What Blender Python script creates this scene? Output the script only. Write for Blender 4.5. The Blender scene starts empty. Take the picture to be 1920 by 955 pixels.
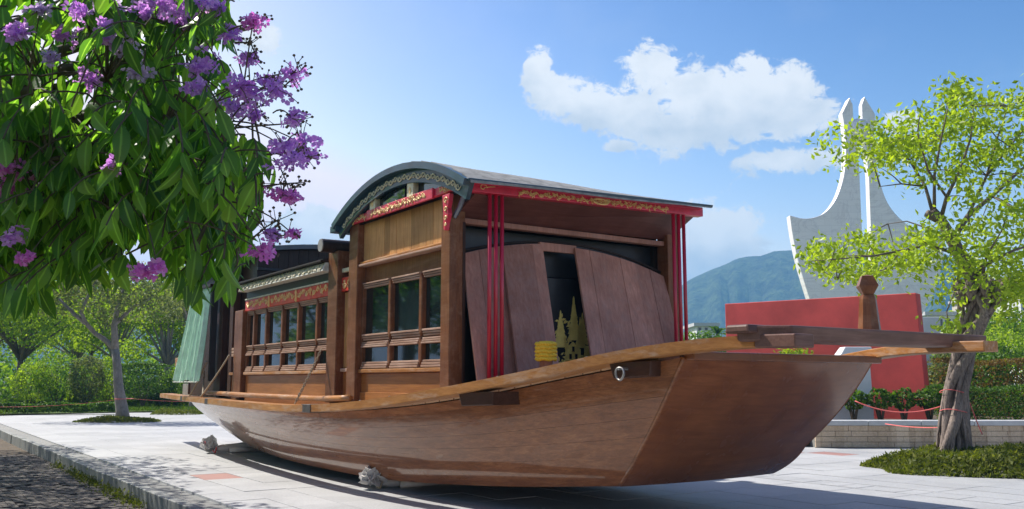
import bpy, bmesh, math, random
import numpy as np
from mathutils import Vector, Matrix, Euler, noise as mnoise
random.seed(7); rng = np.random.default_rng(7)
R = math.radians
scene = bpy.context.scene
col = scene.collection

# ------------------------------------------------------------------ camera
FPX, HY, CAMH = 1700.0, 715.0, 1.5            # focal length in photo pixels (1920 wide), horizon row, eye height
PITCH = math.atan((HY - 477.5) / FPX)
cam_d = bpy.data.cameras.new('camera'); cam = bpy.data.objects.new('camera', cam_d); col.objects.link(cam)
cam_d.sensor_width = 36.0; cam_d.lens = 36.0 * FPX / 1920.0
cam.location = (0, 0, CAMH); cam.rotation_euler = (math.pi / 2 + PITCH, 0, 0)
cam_d.clip_start = 0.1; cam_d.clip_end = 12000
scene.camera = cam

# ------------------------------------------------------------------ light
SUN_AZ, SUN_EL = R(-56), R(48)                # azimuth from +Y towards +X
sun_dir = Vector((math.sin(SUN_AZ) * math.cos(SUN_EL), math.cos(SUN_AZ) * math.cos(SUN_EL), math.sin(SUN_EL)))
sd = bpy.data.lights.new('sun', 'SUN'); sd.energy = 3.9; sd.angle = R(0.55); sd.color = (1.0, 0.95, 0.87)
so = bpy.data.objects.new('sun', sd); col.objects.link(so)
so.rotation_euler = sun_dir.to_track_quat('Z', 'Y').to_euler()
scene.view_settings.view_transform = 'Standard'; scene.view_settings.look = 'None'
scene.view_settings.exposure = 1.0; scene.view_settings.gamma = 1.0
try: scene.view_settings.use_curve_mapping = False
except Exception: pass

def build_world():
    w = bpy.data.worlds.new('World'); scene.world = w; w.use_nodes = True
    nt = w.node_tree; N = nt.nodes; L = nt.links; N.clear()
    out = N.new('ShaderNodeOutputWorld'); bg = N.new('ShaderNodeBackground'); bg.inputs['Strength'].default_value = 0.11
    sky = N.new('ShaderNodeTexSky'); sky.sky_type = 'NISHITA'; sky.sun_disc = False
    sky.sun_elevation = SUN_EL; sky.sun_rotation = SUN_AZ; sky.air_density = 1.0; sky.dust_density = 1.0; sky.ozone_density = 2.2
    tc = N.new('ShaderNodeTexCoord')
    def M(op, a, b=None, c=None, clamp=False):
        n = N.new('ShaderNodeMath'); n.operation = op; n.use_clamp = clamp
        for i, v in enumerate((a, b, c)):
            if v is None: continue
            if isinstance(v, (int, float)): n.inputs[i].default_value = v
            else: L.new(v, n.inputs[i])
        return n.outputs[0]
    sep = N.new('ShaderNodeSeparateXYZ'); L.new(tc.outputs['Generated'], sep.inputs[0])
    az = M('ARCTAN2', sep.outputs[0], sep.outputs[1]); el = M('ARCSINE', sep.outputs[2])
    cmb = N.new('ShaderNodeCombineXYZ'); L.new(az, cmb.inputs[0]); L.new(M('MULTIPLY', el, 1.35), cmb.inputs[1])
    def noise(scale, detail, rough, off=0.0, dist=0.0):
        n = N.new('ShaderNodeTexNoise'); n.inputs['Scale'].default_value = scale; n.inputs['Detail'].default_value = detail
        n.inputs['Roughness'].default_value = rough; n.inputs['Distortion'].default_value = dist
        ad = N.new('ShaderNodeVectorMath'); ad.operation = 'ADD'; L.new(cmb.outputs[0], ad.inputs[0]); ad.inputs[1].default_value = (off, off * .7, off * 1.3)
        L.new(ad.outputs[0], n.inputs['Vector']); return n.outputs['Fac']
    big = noise(16, 8, .6, 1.7, .2); fine = noise(48, 10, .68, 4.2, .5); soft = noise(24, 5, .55, 9.1)
    # cumulus puffs: azimuth, elevation, half width, half height in radians
    def pa(x, y, rx, ry): return (math.atan((x - 960) / 1716), math.atan((HY - y) / 1716 * math.cos(math.atan((x - 960) / 1716))), rx / 1716, ry / 1716)
    puffs = [pa(1012, 120, 30, 50), pa(1050, 165, 62, 42), pa(1120, 180, 80, 40), pa(1238, 112, 58, 58), pa(1190, 190, 110, 58), pa(1330, 165, 115, 70),
             pa(1320, 230, 130, 52), pa(1425, 150, 70, 60), pa(1505, 150, 66, 50), pa(1470, 205, 120, 55), pa(1500, 292, 110, 30), pa(1335, 470, 140, 90), pa(1295, 440, 80, 70), pa(1385, 455, 70, 48),
             pa(598, 446, 115, 64), pa(1722, 212, 34, 24), pa(1165, 262, 34, 14), pa(440, 40, 60, 30),
             (.9, .25, .13, .05), (1.3, .38, .2, .08), (1.9, .22, .16, .05), (2.5, .4, .22, .08), (-1.2, .2, .15, .05), (-1.8, .35, .2, .07), (-2.6, .25, .2, .06), (3.0, .5, .2, .09)]
    dens = None; grad = None
    for (a, e, rx, ry) in puffs:
        u = M('MULTIPLY', M('SUBTRACT', az, a), 1 / rx); v = M('MULTIPLY', M('SUBTRACT', el, e), 1 / ry)
        d = M('SUBTRACT', 1.0, M('SQRT', M('ADD', M('MULTIPLY', u, u), M('MULTIPLY', v, v))))
        g = M('MULTIPLY', M('MAXIMUM', M('ADD', d, .5), 0.0), v)
        dens = d if dens is None else M('SMOOTH_MAX', dens, d, .22)
        grad = g if grad is None else M('ADD', grad, g)
    nz = M('ADD', M('MULTIPLY', M('SUBTRACT', big, .5), 1.5), M('MULTIPLY', M('SUBTRACT', fine, .5), 1.7))
    tot = M('ADD', dens, nz)
    mr = N.new('ShaderNodeMapRange'); mr.interpolation_type = 'SMOOTHSTEP'; L.new(tot, mr.inputs[0])
    mr.inputs[1].default_value = -.06; mr.inputs[2].default_value = .27
    mask = M('MULTIPLY', mr.outputs[0], .97)
    # thin veil that fades in towards the horizon and in patches
    veil = M('MULTIPLY', M('MAXIMUM', M('SUBTRACT', noise(5, 6, .6, 3.3), .5), 0), .5)
    sh = M('ADD', M('MULTIPLY', soft, .9), M('MULTIPLY', grad, .22), clamp=False)
    mr2 = N.new('ShaderNodeMapRange'); L.new(sh, mr2.inputs[0]); mr2.inputs[1].default_value = .12; mr2.inputs[2].default_value = .62
    ramp = N.new('ShaderNodeMix'); ramp.data_type = 'RGBA'; L.new(mr2.outputs[0], ramp.inputs['Factor'])
    ramp.inputs['A'].default_value = (3.05, 3.35, 3.7, 1); ramp.inputs['B'].default_value = (4.75, 4.78, 4.8, 1)
    # clear-air contrast of the sky: deepen its own gradient, channel by channel
    sp_ = N.new('ShaderNodeSeparateColor'); L.new(sky.outputs[0], sp_.inputs[0]); cc_ = N.new('ShaderNodeCombineColor')
    for k, (ref, ex) in enumerate(((2.75, 2.9), (3.6, 2.3), (4.7, 1.75))):
        L.new(M('MULTIPLY', M('POWER', M('MINIMUM', M('MULTIPLY', sp_.outputs[k], 1 / ref), 1.25), ex), ref * (1.10, .84, .80)[k]), cc_.inputs[k])
    mx0 = N.new('ShaderNodeMix'); mx0.data_type = 'RGBA'; L.new(veil, mx0.inputs['Factor']); L.new(cc_.outputs[0], mx0.inputs['A']); mx0.inputs['B'].default_value = (3.6, 3.8, 4.1, 1)
    mx = N.new('ShaderNodeMix'); mx.data_type = 'RGBA'; L.new(mask, mx.inputs['Factor']); L.new(mx0.outputs['Result'], mx.inputs['A']); L.new(ramp.outputs['Result'], mx.inputs['B'])
    L.new(mx.outputs['Result'], bg.inputs['Color']); L.new(bg.outputs[0], out.inputs['Surface'])
build_world()

# ------------------------------------------------------------------ measuring helpers (photo pixel -> point in the place)
_F = Vector((0, math.cos(PITCH), math.sin(PITCH))); _U = Vector((0, -math.sin(PITCH), math.cos(PITCH))); _C = Vector((0, 0, CAMH))
def ray(x, y): return Vector(((x - 960) / FPX, 0, 0)) + _F + _U * ((477.5 - y) / FPX)
def at_depth(x, y, Y):
    d = ray(x, y); return _C + d * (Y / d.y)
def on_ground(x, y, z=0.0):
    d = ray(x, y); return _C + d * ((z - CAMH) / d.z)
def pix(P):
    v = Vector(P) - _C; w = v.dot(_F); return 960 + FPX * v.x / w, 477.5 - FPX * v.dot(_U) / w, w
BO = Vector((2.0773, 10.2138, 0)); BA = R(-55.49)      # boat origin on the ground and heading of its bow
bfw = Vector((math.cos(BA), math.sin(BA), 0)); bpt = Vector((-math.sin(BA), math.cos(BA), 0))
def boat_w(X, Y, Z=0): return BO + bfw * X + bpt * Y + Vector((0, 0, Z))
def to_boat(P): v = Vector(P) - BO; return v.dot(bfw), v.dot(bpt)

# ------------------------------------------------------------------ materials
MATS = {}
def new_mat(name):
    m = bpy.data.materials.new(name); m.use_nodes = True; MATS[name] = m
    nt = m.node_tree; b = nt.nodes['Principled BSDF']; return m, nt, b
def nd(nt, t, **kw):
    n = nt.nodes.new(t)
    for k, v in kw.items(): setattr(n, k, v)
    return n
def ramp(nt, fac, stops):
    r = nd(nt, 'ShaderNodeValToRGB'); el = r.color_ramp.elements
    el[0].position, el[0].color = stops[0][0], (*stops[0][1], 1)
    el[1].position, el[1].color = stops[-1][0], (*stops[-1][1], 1)
    for p, c in stops[1:-1]:
        e = el.new(p); e.color = (*c, 1)
    nt.links.new(fac, r.inputs[0]); return r.outputs[0]
def coords(nt, kind='Object', scale=(1, 1, 1), rot=(0, 0, 0), loc=None):
    tc = nd(nt, 'ShaderNodeTexCoord'); mp = nd(nt, 'ShaderNodeMapping'); mp.inputs['Scale'].default_value = scale; mp.inputs['Rotation'].default_value = rot
    nt.links.new(tc.outputs[kind], mp.inputs[0]); return mp.outputs[0]
def noise_n(nt, vec, scale=5, detail=5, rough=.55, dist=0):
    n = nd(nt, 'ShaderNodeTexNoise'); n.inputs['Scale'].default_value = scale; n.inputs['Detail'].default_value = detail
    n.inputs['Roughness'].default_value = rough; n.inputs['Distortion'].default_value = dist
    nt.links.new(vec, n.inputs['Vector']); return n.outputs['Fac']
def bump(nt, b, h, strength=.3, dist=.01):
    n = nd(nt, 'ShaderNodeBump'); n.inputs['Strength'].default_value = strength; n.inputs['Distance'].default_value = dist
    nt.links.new(h, n.inputs['Height']); nt.links.new(n.outputs[0], b.inputs['Normal'])
def mixc(nt, f, a, bb, mode='MIX'):
    m = nd(nt, 'ShaderNodeMix', data_type='RGBA', blend_type=mode)
    for s, v in (('Factor', f), ('A', a), ('B', bb)):
        if hasattr(v, 'links') or hasattr(v, 'is_linked'): nt.links.new(v, m.inputs[s])
        else: m.inputs[s].default_value = v if isinstance(v, float) else (*v, 1)
    return m.outputs['Result']
def objrand(nt):
    return nd(nt, 'ShaderNodeObjectInfo').outputs['Random']

def wood(name, dark, light, rough=.4, coat=0.0, grain=(1.2, 14, 14), wear=None, vary=.25, bstr=.25):
    m, nt, b = new_mat(name)
    v = coords(nt, 'Object', grain)
    g = noise_n(nt, v, 2.2, 8, .65, .6)
    v2 = coords(nt, 'Object', (.8, 2.2, 2.2)); p = noise_n(nt, v2, 1.3, 4, .5)
    c = ramp(nt, g, [(.28, dark), (.5, tuple((a + bb) / 2 for a, bb in zip(dark, light))), (.72, light)])
    c = mixc(nt, ramp(nt, p, [(.3, (.0,) * 3), (.7, (.55,) * 3)]), c, tuple(x * .62 for x in dark), 'MIX')
    r = objrand(nt)
    hs = nd(nt, 'ShaderNodeHueSaturation'); nt.links.new(c, hs.inputs['Color'])
    mr = nd(nt, 'ShaderNodeMapRange'); nt.links.new(r, mr.inputs[0]); mr.inputs[3].default_value = 1 - vary; mr.inputs[4].default_value = 1 + vary
    nt.links.new(mr.outputs[0], hs.inputs['Value']); c = hs.outputs[0]
    if wear:
        w = noise_n(nt, coords(nt, 'Object', (.6, 3, 3)), 2.5, 9, .7, .4)
        c = mixc(nt, ramp(nt, w, [(.48, (0, 0, 0)), (.66, (wear[1],) * 3)]), c, wear[0])
    nt.links.new(c, b.inputs['Base Color']); b.inputs['Roughness'].default_value = rough
    rr = nd(nt, 'ShaderNodeMapRange'); nt.links.new(p, rr.inputs[0]); rr.inputs[3].default_value = rough * .75; rr.inputs[4].default_value = min(1, rough * 1.35)
    nt.links.new(rr.outputs[0], b.inputs['Roughness'])
    b.inputs['Coat Weight'].default_value = coat * .35; b.inputs['Coat Roughness'].default_value = .12; b.inputs['Specular IOR Level'].default_value = .15
    bump(nt, b, g, bstr, .004); return m

def plain(name, c, rough=.6, metal=0, var=.2, scale=6, bstr=.1, coat=0, ior=1.5):
    m, nt, b = new_mat(name)
    n = noise_n(nt, coords(nt, 'Object'), scale, 6, .6)
    cc = ramp(nt, n, [(.3, tuple(x * (1 - var) for x in c)), (.7, tuple(min(1, x * (1 + var)) for x in c))])
    nt.links.new(cc, b.inputs['Base Color']); b.inputs['Roughness'].default_value = rough; b.inputs['Metallic'].default_value = metal
    b.inputs['Coat Weight'].default_value = coat; b.inputs['IOR'].default_value = ior
    if bstr: bump(nt, b, n, bstr, .01)
    return m

def hull_mat():
    m, nt, b = new_mat('hull_varnish')
    g = noise_n(nt, coords(nt, 'Object', (.7, 9, 9)), 2.4, 9, .66, .5)
    p = noise_n(nt, coords(nt, 'Object', (.5, 1.2, 1.6)), 1.6, 5, .55)
    c = ramp(nt, g, [(.26, (.17, .060, .022)), (.5, (.30, .115, .044)), (.75, (.46, .20, .082))])
    c = mixc(nt, ramp(nt, p, [(.35, (0,) * 3), (.7, (.5,) * 3)]), c, (.12, .038, .014))
    fg = noise_n(nt, coords(nt, 'Object', (1.6, 42, 42)), 2.0, 6, .7, .3)
    c = mixc(nt, ramp(nt, fg, [(.42, (0,) * 3), (.68, (.55,) * 3)]), c, (.10, .034, .014))
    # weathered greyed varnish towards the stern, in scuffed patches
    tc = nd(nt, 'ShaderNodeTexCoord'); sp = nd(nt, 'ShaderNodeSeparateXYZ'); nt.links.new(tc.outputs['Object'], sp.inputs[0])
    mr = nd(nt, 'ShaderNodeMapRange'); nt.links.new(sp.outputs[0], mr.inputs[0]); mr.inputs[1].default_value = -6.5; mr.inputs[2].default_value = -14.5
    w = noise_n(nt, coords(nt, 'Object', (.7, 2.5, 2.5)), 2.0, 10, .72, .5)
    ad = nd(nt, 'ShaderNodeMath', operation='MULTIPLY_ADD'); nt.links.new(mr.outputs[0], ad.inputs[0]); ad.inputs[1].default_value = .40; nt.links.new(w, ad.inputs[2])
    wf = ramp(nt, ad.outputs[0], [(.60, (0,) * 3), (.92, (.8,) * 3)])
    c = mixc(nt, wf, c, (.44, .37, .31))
    nt.links.new(c, b.inputs['Base Color'])
    rr = nd(nt, 'ShaderNodeMapRange'); nt.links.new(w, rr.inputs[0]); rr.inputs[1].default_value = .3; rr.inputs[2].default_value = .75; rr.inputs[3].default_value = .22; rr.inputs[4].default_value = .42
    nt.links.new(rr.outputs[0], b.inputs['Roughness']); b.inputs['Specular IOR Level'].default_value = .1; b.inputs['Coat Weight'].default_value = .7; b.inputs['Coat Roughness'].default_value = .05; b.inputs['Coat IOR'].default_value = 1.5
    bump(nt, b, fg, .22, .004); return m

def stone_mat(name, c1, c2, sx=.9, sy=.6, rough=.6):
    """paving: tone per slab from its place in the grid, stains and grain on top"""
    m, nt, b = new_mat(name)
    g = nd(nt, 'ShaderNodeNewGeometry')
    mp = nd(nt, 'ShaderNodeMapping'); mp.inputs['Rotation'].default_value = (0, 0, -BA); nt.links.new(g.outputs['Position'], mp.inputs[0])
    off = nd(nt, 'ShaderNodeVectorMath', operation='DIVIDE'); nt.links.new(mp.outputs[0], off.inputs[0]); off.inputs[1].default_value = (sx, sy, 50)
    fl = nd(nt, 'ShaderNodeVectorMath', operation='FLOOR'); nt.links.new(off.outputs[0], fl.inputs[0])
    wn = nd(nt, 'ShaderNodeTexWhiteNoise'); nt.links.new(fl.outputs[0], wn.inputs['Vector'])
    c = mixc(nt, wn.outputs['Value'], c1, c2)
    st = noise_n(nt, g.outputs['Position'], .55, 8, .68, .4); fi = noise_n(nt, g.outputs['Position'], 30, 4, .6)
    c = mixc(nt, ramp(nt, st, [(.43, (0,) * 3), (.70, (.62,) * 3)]), c, tuple(x * .5 for x in c1))
    c = mixc(nt, .35, c, ramp(nt, fi, [(.3, tuple(x * .75 for x in c1)), (.7, tuple(min(.9, x * 1.15) for x in c2))]))
    nt.links.new(c, b.inputs['Base Color']); b.inputs['Roughness'].default_value = rough; bump(nt, b, fi, .15, .004); return m

def leaf_mat(name, cols, trans=.45, gloss=.35, rough=.42, var_scale=1.7, tcol=None, tmul=1.6, rib=False):
    m, nt, b = new_mat(name)
    g = nd(nt, 'ShaderNodeNewGeometry'); n = noise_n(nt, g.outputs['Position'], var_scale, 3, .6)
    ri = nd(nt, 'ShaderNodeNewGeometry').outputs['Random Per Island']; ro = objrand(nt)
    ad = nd(nt, 'ShaderNodeMath', operation='ADD'); nt.links.new(ri, ad.inputs[0]); nt.links.new(ro, ad.inputs[1])
    fr = nd(nt, 'ShaderNodeMath', operation='FRACT'); nt.links.new(ad.outputs[0], fr.inputs[0])
    mm = nd(nt, 'ShaderNodeMix', data_type='FLOAT'); mm.inputs[0].default_value = .55; nt.links.new(n, mm.inputs[2]); nt.links.new(fr.outputs[0], mm.inputs[3])
    c = ramp(nt, mm.outputs[0], [(.15, cols[0]), (.5, cols[1]), (.85, cols[2])])
    if rib:
        at_ = nd(nt, 'ShaderNodeAttribute'); at_.attribute_name = 'rib'; c = mixc(nt, ramp(nt, at_.outputs['Fac'], [(.80, (0,) * 3), (.97, (.55,) * 3)]), c, tuple(min(1, x * 1.5 + .05) for x in cols[2]))
        bn = noise_n(nt, g.outputs['Position'], 70, 3, .6); bump(nt, b, bn, .35, .004)
    nt.links.new(c, b.inputs['Base Color']); b.inputs['Roughness'].default_value = rough; b.inputs['Specular IOR Level'].default_value = gloss
    tr = nd(nt, 'ShaderNodeBsdfTranslucent'); hs = nd(nt, 'ShaderNodeMix', data_type='RGBA', blend_type='MULTIPLY'); hs.inputs[0].default_value = 1
    nt.links.new(c, hs.inputs['A']); hs.inputs['B'].default_value = (*(tcol or (tmul * 1.5, tmul * 1.55, tmul * .45)), 1)
    nt.links.new(hs.outputs['Result'], tr.inputs['Color'])
    mx = nd(nt, 'ShaderNodeMixShader'); mx.inputs[0].default_value = trans
    nt.links.new(b.outputs[0], mx.inputs[1]); nt.links.new(tr.outputs[0], mx.inputs[2])
    nt.links.new(mx.outputs[0], nt.nodes['Material Output'].inputs['Surface']); return m

def bark_mat(name, c1, c2, sc=(9, 9, 2.2)):
    m, nt, b = new_mat(name)
    n = noise_n(nt, coords(nt, 'Object', sc), 2.2, 9, .7, .8); k = noise_n(nt, coords(nt, 'Object'), 1.5, 4)
    c = ramp(nt, n, [(.3, c1), (.7, c2)]); c = mixc(nt, ramp(nt, k, [(.4, (0,) * 3), (.7, (.5,) * 3)]), c, tuple(x * .6 for x in c1))
    nt.links.new(c, b.inputs['Base Color']); b.inputs['Roughness'].default_value = .85; bump(nt, b, n, .7, .02); return m

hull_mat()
wood('hull_dark', (.045, .018, .011), (.10, .042, .024), .35, .5, vary=.1)
wood('bow_wood', (.17, .056, .022), (.31, .115, .045), .25, 1.0, (9, .7, 9), vary=.05)
wood('plank_wood', (.34, .13, .036), (.62, .30, .10), .36, .35, (1, 16, 16), ((.58, .46, .36), .55), .06)
wood('beam_wood', (.12, .058, .042), (.24, .13, .10), .42, .25, (14, 1, 14), vary=.08)
wood('post_wood', (.14, .05, .022), (.31, .125, .052), .38, .35, (14, 14, 1.2), ((.36, .22, .14), .3), .15)
wood('board_wood', (.46, .22, .075), (.74, .42, .17), .45, .15, (12, 12, 1), vary=.28)
wood('panel_wood', (.30, .11, .03), (.50, .21, .065), .32, .5, (1, 14, 14), vary=.1)
wood('rail_wood', (.34, .19, .125), (.62, .42, .32), .5, 0, (1.5, 25, 25), ((.70, .52, .43), .5), .12)
wood('front_board', (.40, .18, .13), (.62, .33, .25), .5, .12, (12, 12, .8), ((.36, .25, .22), .35), .22)
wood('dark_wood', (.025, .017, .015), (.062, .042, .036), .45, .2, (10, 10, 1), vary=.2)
wood('door_wood', (.05, .022, .016), (.10, .05, .034), .45, .2, (12, 12, 1))
wood('deck_wood', (.24, .13, .07), (.42, .27, .16), .6, 0, (1, 12, 12), vary=.15)
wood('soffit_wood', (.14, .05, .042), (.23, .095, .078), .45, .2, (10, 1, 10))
plain('red_paint', (.66, .025, .075), .42, 0, .18, 9, .08, .3)
plain('red_valance', (.70, .05, .03), .45, 0, .2, 9, .08, .2)
plain('pole_red', (.56, .012, .045), .35, 0, .12, 5, .05, .5)
plain('gold_paint', (.86, .60, .26), .4, .15, .15, 20, .05); plain('gold_leaf', (.95, .72, .20), .55, 0, .15, 12, .05)
plain('pale_gold', (.74, .68, .46), .5, 0, .2, 20, .05)
plain('teal_paint', (.018, .055, .085), .38, 0, .35, 4, .1, .3)
plain('trim_white', (.62, .62, .54), .55, 0, .25, 14, .15)
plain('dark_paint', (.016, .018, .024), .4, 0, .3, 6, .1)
plain('glass', (.012, .024, .024), .04, 0, .5, 1.3, .02, 0.3, 1.5)
plain('gable_glass', (.10, .12, .17), .12, 0, .2, 2, 0, .8)
plain('cloth_green', (.60, .84, .68), .8, 0, .16, 6, .15)
plain('rope_yellow', (.85, .58, .04), .7, 0, .15, 40, .3)
plain('rope_tan', (.42, .34, .24), .9, 0, .2, 40, .3)
plain('rope_red', (.80, .16, .15), .7, 0, .1, 20, .1)
plain('iron', (.30, .29, .28), .45, .8, .3, 20, .2)
plain('iron_dark', (.10, .09, .085), .6, .5, .3, 20, .2)
plain('bag_white', (.66, .64, .62), .75, 0, .14, 5, .25)
plain('bag_pink', (.60, .16, .17), .7, 0, .14, 8, .2)
plain('roof_grey', (.26, .26, .245), .85, 0, .4, 7, .4)
plain('red_wall', (.60, .075, .062), .75, 0, .2, .9, .15)
plain('white_render', (.70, .70, .69), .7, 0, .08, 1.5, .08)
plain('coping', (.44, .45, .46), .7, 0, .12, 5, .15)
plain('building_white', (.62, .63, .64), .8, 0, .08, .4, 0)
plain('building_beige', (.52, .46, .38), .8, 0, .08, .4, 0)
plain('window_dark', (.03, .04, .05), .2, 0, .2, 1, 0)
plain('soil', (.09, .065, .04), .95, 0, .35, 3, .4)
plain('moss', (.06, .09, .03), .95, 0, .4, 8, .4)
stone_mat('slab_stone', (.37, .375, .38), (.475, .48, .48))
stone_mat('slab_red', (.36, .19, .16), (.40, .22, .19))
stone_mat('kerb_stone', (.17, .18, .17), (.28, .29, .27), 1.0, 20)
stone_mat('joint', (.20, .20, .19), (.24, .24, .22))
stone_mat('wall_brick', (.36, .26, .17), (.66, .53, .39), .31, .23, .8)
stone_mat('brick_paver', (.065, .054, .046), (.125, .105, .088), .2, .1, .85)
bark_mat('bark_grey', (.16, .135, .115), (.38, .34, .30))
bark_mat('bark_dark', (.085, .062, .05), (.24, .19, .16))
bark_mat('bark_ficus', (.055, .038, .03), (.40, .32, .27), (16, 16, 3.5))
plain('twig', (.10, .075, .05), .85, 0, .3, 12, .2)
leaf_mat('leaf_myrtle', [(.022, .068, .014), (.055, .135, .025), (.14, .25, .04)], .5, .5, .36, 1.7, None, 2.7, True)
leaf_mat('leaf_ficus', [(.13, .20, .014), (.25, .34, .025), (.38, .46, .05)], .45, .35, .4, .9, None, 1.3)
leaf_mat('leaf_tree', [(.03, .08, .016), (.08, .155, .026), (.18, .25, .035)], .46, .2, .5, .45, None, 1.5)
leaf_mat('leaf_tree_light', [(.08, .15, .02), (.18, .27, .03), (.32, .40, .05)], .48, .2, .5, .45, None, 1.4)
leaf_mat('leaf_tree_grey', [(.06, .085, .05), (.12, .15, .08), (.20, .22, .12)], .4, .2, .5, .45, None, 1.3)
leaf_mat('leaf_hedge', [(.025, .06, .012), (.055, .115, .018), (.10, .18, .028)], .35, .25, .5, 1.4, None, 1.4)
leaf_mat('leaf_brown', [(.10, .055, .022), (.17, .10, .035), (.15, .16, .04)], .35, .2, .5, 1.4, None, 1.1)
leaf_mat('leaf_cover', [(.05, .07, .014), (.10, .125, .024), (.19, .20, .045)], .35, .2, .55, 1.3, None, 1.2)
leaf_mat('petal', [(.52, .24, .66), (.66, .38, .78), (.80, .60, .86)], .5, .2, .5, 2.2, (1.3, 1.0, 1.3))
leaf_mat('petal_pink', [(.62, .16, .58), (.75, .28, .70), (.82, .50, .78)], .5, .2, .5, 2.2, (1.3, 1.0, 1.25))
leaf_mat('petal_pale', [(.48, .36, .62), (.60, .48, .72), (.72, .62, .78)], .5, .2, .5, 2.2, (1.2, 1.05, 1.2))
leaf_mat('grass', [(.045, .09, .014), (.085, .15, .02), (.14, .21, .035)], .3, .2, .6, .8, None, 1.2)

def ground_mat():
    m, nt, b = new_mat('ground_grass')
    g = nd(nt, 'ShaderNodeNewGeometry'); n = noise_n(nt, g.outputs['Position'], .35, 9, .7); f = noise_n(nt, g.outputs['Position'], 14, 5, .7)
    c = ramp(nt, n, [(.3, (.05, .09, .016)), (.55, (.09, .15, .024)), (.75, (.15, .17, .05))]); c = mixc(nt, .4, c, ramp(nt, f, [(.3, (.03, .06, .01)), (.7, (.16, .22, .05))]))
    nt.links.new(c, b.inputs['Base Color']); b.inputs['Roughness'].default_value = .95; bump(nt, b, f, .5, .04)
ground_mat()
def hill_mat():
    m, nt, b = new_mat('hill_forest')
    g = nd(nt, 'ShaderNodeNewGeometry'); n = noise_n(nt, g.outputs['Position'], .006, 8, .62); f = noise_n(nt, g.outputs['Position'], .05, 6, .7)
    c = ramp(nt, n, [(.35, (.008, .022, .010)), (.52, (.035, .075, .02)), (.68, (.12, .18, .045))]); c = mixc(nt, .6, c, ramp(nt, f, [(.40, (.002, .008, .004)), (.62, (.14, .20, .05))]))
    nt.links.new(c, b.inputs['Base Color']); b.inputs['Roughness'].default_value = .95; bump(nt, b, f, 1.0, 30)
hill_mat()
def marble_mat():
    m, nt, b = new_mat('marble')
    v = coords(nt, 'Object', (.35, .35, .5)); w = noise_n(nt, v, 1.6, 9, .65, 1.4)
    c = ramp(nt, w, [(.47, (.88, .88, .875)), (.5, (.76, .76, .77)), (.53, (.88, .88, .875))])
    bt = nd(nt, 'ShaderNodeTexBrick'); nt.links.new(coords(nt, 'Object', (1, 1, 1), (R(90), 0, 0)), bt.inputs['Vector'])
    bt.inputs['Color1'].default_value = (1, 1, 1, 1); bt.inputs['Color2'].default_value = (.95, .95, .95, 1); bt.inputs['Mortar'].default_value = (.9, .9, .9, 1)
    bt.inputs['Scale'].default_value = .8; bt.inputs['Mortar Size'].default_value = .012
    c = mixc(nt, 1.0, c, bt.outputs[0], 'MULTIPLY')
    nt.links.new(c, b.inputs['Base Color']); b.inputs['Roughness'].default_value = .35
marble_mat()

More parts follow.
